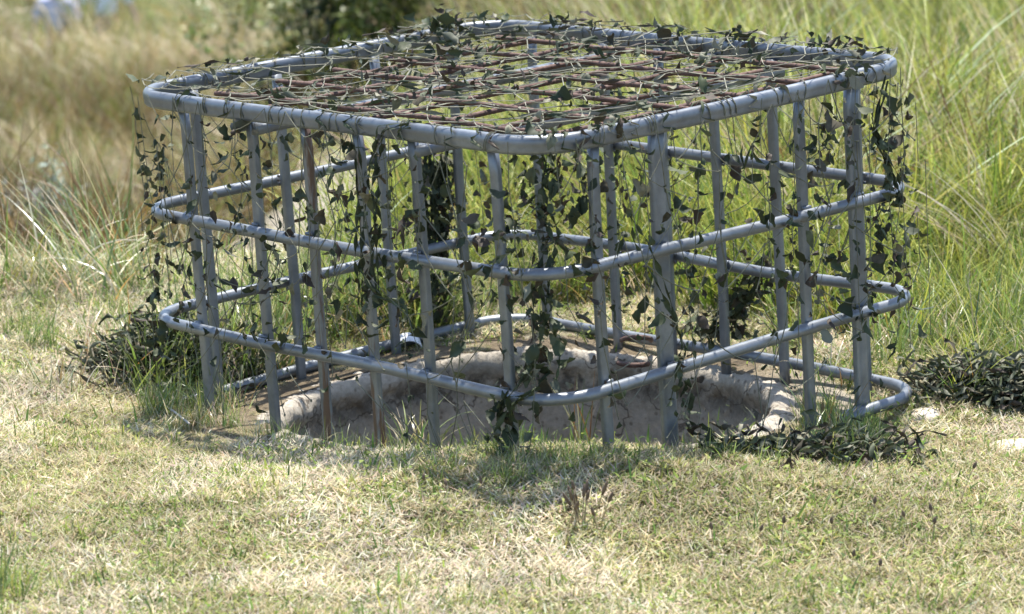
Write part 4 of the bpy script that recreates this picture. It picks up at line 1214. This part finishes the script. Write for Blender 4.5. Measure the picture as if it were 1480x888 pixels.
for k, (px, py, h) in enumerate(spots):
    p = px_ground(px, py)
    root = empty('seed_stalk', loc=(p[0], p[1], float(zg(p[0], p[1])) - 0.003))
    tag(root, 'thin stalk with dark brown seed head rising from the foreground turf', 'seed stalk', 'brown seed stalks in the foreground turf')
    V, F, V2, F2 = stalk(r, h, 0.014, r.uniform(0, 0.3), r.rand() * 6.28, 0.0008)
    g1 = Geo(); g1.add(V, F); o = link('stem', g1.mesh('stem', STALKM, True), root)
    g2 = Geo(); g2.add(V2, F2); link('seed_head', g2.mesh('seed_head', HEADM, True), root)

# ------------------------------------------------------------------ shrubs beyond
def shrub(name, loc, rx, rz, nl, cols, lsz, seed, label, stems=9):
    r = np.random.RandomState(seed)
    z0 = float(zg(loc[0], loc[1]))
    root = empty(name, loc=(loc[0], loc[1], z0 - 0.02)); tag(root, label, 'bush')
    G = Geo()
    tips = []
    for k in range(stems):
        a = r.rand() * 6.28; ln = r.uniform(0.5, 1.0)
        pts = [np.array([0.03 * math.cos(a), 0.03 * math.sin(a), 0])]
        for s in range(5):
            t = (s + 1) / 5
            pts.append(np.array([math.cos(a) * rx * ln * t**1.2 + r.randn() * 0.03, math.sin(a) * rx * ln * t**1.2 + r.randn() * 0.03, rz * (0.5 + 0.5 * r.rand()) * t * 1.2]))
            if s > 0: tips.append(pts[-1])
        V, F = sweep(pts, circ(0.012, 6), False, up=(0.5, 0.4, 0.2), scale=np.linspace(1, 0.3, 6)); G.add(V, F)
    link('stems', G.mesh('stems', STALKM, True), root)
    cl = [tips[r.randint(len(tips))] + r.randn(3) * np.array([rx, rx, rz]) * 0.22 for k in range(nl // 40)]
    cen = np.repeat(np.array(cl), 40, 0)
    n = len(cen)
    pos = cen + r.randn(n, 3) * np.array([rx, rx, rz * 0.8]) * 0.10
    pos[:, 2] = np.abs(pos[:, 2]) + 0.03
    cc = np.repeat(pick(r, cols, len(cl)), 40, 0) * (1 + 0.2 * r.randn(n, 1)).clip(0.5, 1.6)
    az = r.rand(n) * 6.28
    V, F, C = blades(r, pos[:, :2], r.uniform(0.7, 1.3, n) * lsz, r.uniform(0.3, 0.5, n) * lsz, az, r.uniform(0.2, 1.8, n), r.uniform(-0.5, 0.8, n), cc, 2, pos[:, 2])
    tag(link('foliage', mesh_np('foliage', V, F, BUSHM, False, C), root), kind='stuff')
def px_at(x, y, dist):
    d = ray(x, y); return EYE + d * dist / d[1]
p = px_at(520, 70, 16.2); shrub('green_bush', p, 0.42, 0.85, 5200, [(0.05, 0.085, 0.02), (0.03, 0.05, 0.015), (0.20, 0.24, 0.035), (0.07, 0.10, 0.025), (0.13, 0.17, 0.03)], 0.05, 4, 'dark green bush standing beyond the far left rail of the cage')
p = px_at(425, 60, 17.0); shrub('green_bush', p, 0.40, 0.70, 3600, [(0.10, 0.14, 0.035), (0.22, 0.25, 0.06), (0.06, 0.085, 0.025), (0.30, 0.30, 0.10)], 0.05, 14, 'olive bush to the left of the darker bush beyond the cage')
p = px_at(18, 330, 13.0); shrub('silver_bush', p, 0.26, 0.42, 2600, [(0.30, 0.34, 0.28), (0.20, 0.23, 0.18), (0.40, 0.43, 0.38)], 0.03, 6, 'silvery grey leaved bush low at the left edge of the picture')

# ------------------------------------------------------------------ small loose things
# white curved strip
p = px_ground(588, 504)
root = p + np.array([0, 0, 0.0])
path = [(-0.032 * math.cos(a), 0.0, 0.040 * math.sin(a)) for a in np.linspace(0.8, math.pi, 14)]
V, F = sweep(path, [(-0.013, -0.0009), (0.013, -0.0009), (0.013, 0.0009), (-0.013, 0.0009)], False, up=(0, 0.02, 1))
o = link('curved_strip', mesh_np('curved_strip', V, F, PLAST, False)); o.location = (p[0], p[1], float(zg(p[0], p[1])) - 0.004); o.rotation_euler = (0.55, 0, rad(12))
tag(o, 'short white strip bent into an arch beside the far left rail', 'strip')
# stones near the right corner
def stone(px, py, sx, sy, sz, seed, label):
    r = np.random.RandomState(seed); p = px_ground(px, py)
    V = []; F = []; nu, nv = 12, 7
    for i in range(nv):
        ph = math.pi * i / (nv - 1)
        for j in range(nu):
            th = 2 * math.pi * j / nu
            k = 1 + 0.22 * (fbm(math.cos(th) * 2 + seed, math.sin(th) * 2 + i * 0.7) - 0.5) * 2
            V.append((sx * k * math.sin(ph) * math.cos(th), sy * k * math.sin(ph) * math.sin(th), sz * math.copysign(abs(math.cos(ph))**0.6, math.cos(ph)) * (0.8 + 0.2 * k)))
    for i in range(nv - 1):
        for j in range(nu): F.append((i * nu + j, (i + 1) * nu + j, (i + 1) * nu + (j + 1) % nu, i * nu + (j + 1) % nu))
    o = link('flat_stone', mesh_np('flat_stone', V, F, STONE, True)); o.location = (p[0], p[1], float(zg(p[0], p[1])) + sz * 0.45); o.rotation_euler = (0.05, 0.06, seed)
    tag(o, label, 'stone')
stone(1338, 607, 0.032, 0.06, 0.014, 3, 'pale flat stone beside the right corner of the bottom rail')
stone(1468, 655, 0.05, 0.07, 0.012, 5, 'pale flat stone at the right edge below the netting heap')
# dead stalk and dark scrap lying in the turf on the left
a_, b_ = px_ground(228, 598), px_ground(274, 627)
V, F = sweep([(0, 0, 0), tuple((b_ - a_) * 0.5 + (0, 0, 0.006)), tuple(b_ - a_)], circ(0.0022, 6), False)
o = link('dead_stalk', mesh_np('dead_stalk', V, F, mat_noise('bleached_stalk', [(0.3, (0.5, 0.45, 0.38)), (0.7, (0.65, 0.6, 0.52))], 30, 0.8, 0), True)); o.location = (a_[0], a_[1], a_[2] + 0.020)
tag(o, 'bleached dead stalk lying slantwise in the turf left of the cage', 'stalk')
p = px_ground(397, 657)
V, F = LEAFV[2]
o = link('fabric_scrap', mesh_np('fabric_scrap', V * 0.05, F, SCRIM, True, np.tile(np.array(DK[1]), (len(V), 1)))); o.location = (p[0], p[1], p[2] + 0.018); o.rotation_euler = (0.1, 0.2, 1.4)
tag(o, 'small dark scrap of net fabric lying on the turf', 'scrap')

# ------------------------------------------------------------------ two people far behind in the hollow
def person(px, dist, shirt, label, face_az, arm):
    x = (px - 740) / FPX * dist
    z0 = float(zg(x, dist))
    root = empty('person', loc=(x, dist, z0)); root.rotation_euler = (0, 0, face_az)
    tag(root, label, 'person', 'walkers in the hollow')
    def skin(name, verts, edges, radii_, mat, levels=1):
        me = bpy.data.meshes.new(name); me.from_pydata(verts, edges, []); me.materials.append(mat)
        o = link(name, me, root)
        md = o.modifiers.new('skin', 'SKIN')
        for i, rr_ in enumerate(radii_): me.skin_vertices[0].data[i].radius = rr_
        me.skin_vertices[0].data[0].use_root = True
        s = o.modifiers.new('sub', 'SUBSURF'); s.levels = levels; s.render_levels = levels
        md.use_smooth_shade = True
        return o
    # body: pelvis, spine, neck, head, arms, legs in one surface
    v = [(0, 0, 0.92), (0, 0, 1.12), (0, 0, 1.34), (0, 0.01, 1.47), (0, 0.03, 1.54), (0, 0.03, 1.63), (0, 0.03, 1.71)]
    rr_ = [(0.15, 0.11), (0.14, 0.10), (0.15, 0.11), (0.055, 0.055), (0.065, 0.075), (0.085, 0.10), (0.06, 0.075)]
    e = [(0, 1), (1, 2), (2, 3), (3, 4), (4, 5), (5, 6)]
    for s in (-1, 1):
        b0 = len(v)
        v += [(s * 0.19, 0, 1.40), (s * (0.30 + arm * 0.06), 0.02, 1.14), (s * (0.32 + arm * 0.1), 0.12, 0.92), (s * (0.32 + arm * 0.1), 0.16, 0.82)]
        rr_ += [(0.065, 0.065), (0.046, 0.046), (0.032, 0.032), (0.04, 0.022)]
        e += [(2, b0), (b0, b0 + 1), (b0 + 1, b0 + 2), (b0 + 2, b0 + 3)]
        b0 = len(v)
        v += [(s * 0.10, 0, 0.84), (s * 0.11, 0.02 + 0.06 * s, 0.48), (s * 0.11, -0.02 + 0.08 * s, 0.09), (s * 0.12, 0.12 + 0.08 * s, 0.04)]
        rr_ += [(0.09, 0.09), (0.062, 0.062), (0.045, 0.045), (0.045, 0.035)]
        e += [(0, b0), (b0, b0 + 1), (b0 + 1, b0 + 2), (b0 + 2, b0 + 3)]
    skin('body', v, e, rr_, SKINM, 2)
    # shirt with sleeves
    v = [(0, 0, 0.94), (0, 0, 1.12), (0, 0, 1.35), (0, 0.01, 1.44)]; rr_ = [(0.185, 0.14), (0.175, 0.13), (0.185, 0.135), (0.075, 0.075)]; e = [(0, 1), (1, 2), (2, 3)]
    for s in (-1, 1):
        b0 = len(v)
        v += [(s * 0.20, 0, 1.40), (s * (0.27 + arm * 0.04), 0.01, 1.22), (s * (0.31 + arm * 0.06), 0.03, 1.12)]; rr_ += [(0.085, 0.085), (0.072, 0.072), (0.07, 0.07)]
        e += [(2, b0), (b0, b0 + 1), (b0 + 1, b0 + 2)]
    skin('shirt', v, e, rr_, shirt, 2)
    v = [(0, 0, 0.96)]; rr_ = [(0.175, 0.135)]; e = []
    for s in (-1, 1):
        b0 = len(v)
        v += [(s * 0.10, 0, 0.82), (s * 0.11, 0.02 + 0.06 * s, 0.48), (s * 0.11, -0.02 + 0.08 * s, 0.12)]; rr_ += [(0.11, 0.11), (0.085, 0.085), (0.075, 0.075)]
        e += [(0, b0), (b0, b0 + 1), (b0 + 1, b0 + 2)]
    skin('trousers', v, e, rr_, DENIM, 2)
    skin('hair', [(0, -0.02, 1.58), (0, -0.01, 1.69), (0, 0.02, 1.74)], [(0, 1), (1, 2)], [(0.09, 0.09), (0.105, 0.115), (0.07, 0.08)], HAIR, 2)
person(78, 46.0, LAV, 'person in a pale lavender shirt, the left one of two far walkers', rad(170), 0.0)
person(148, 47.5, WHITE, 'person in a white shirt, the right one of two far walkers', rad(200), 1.0)
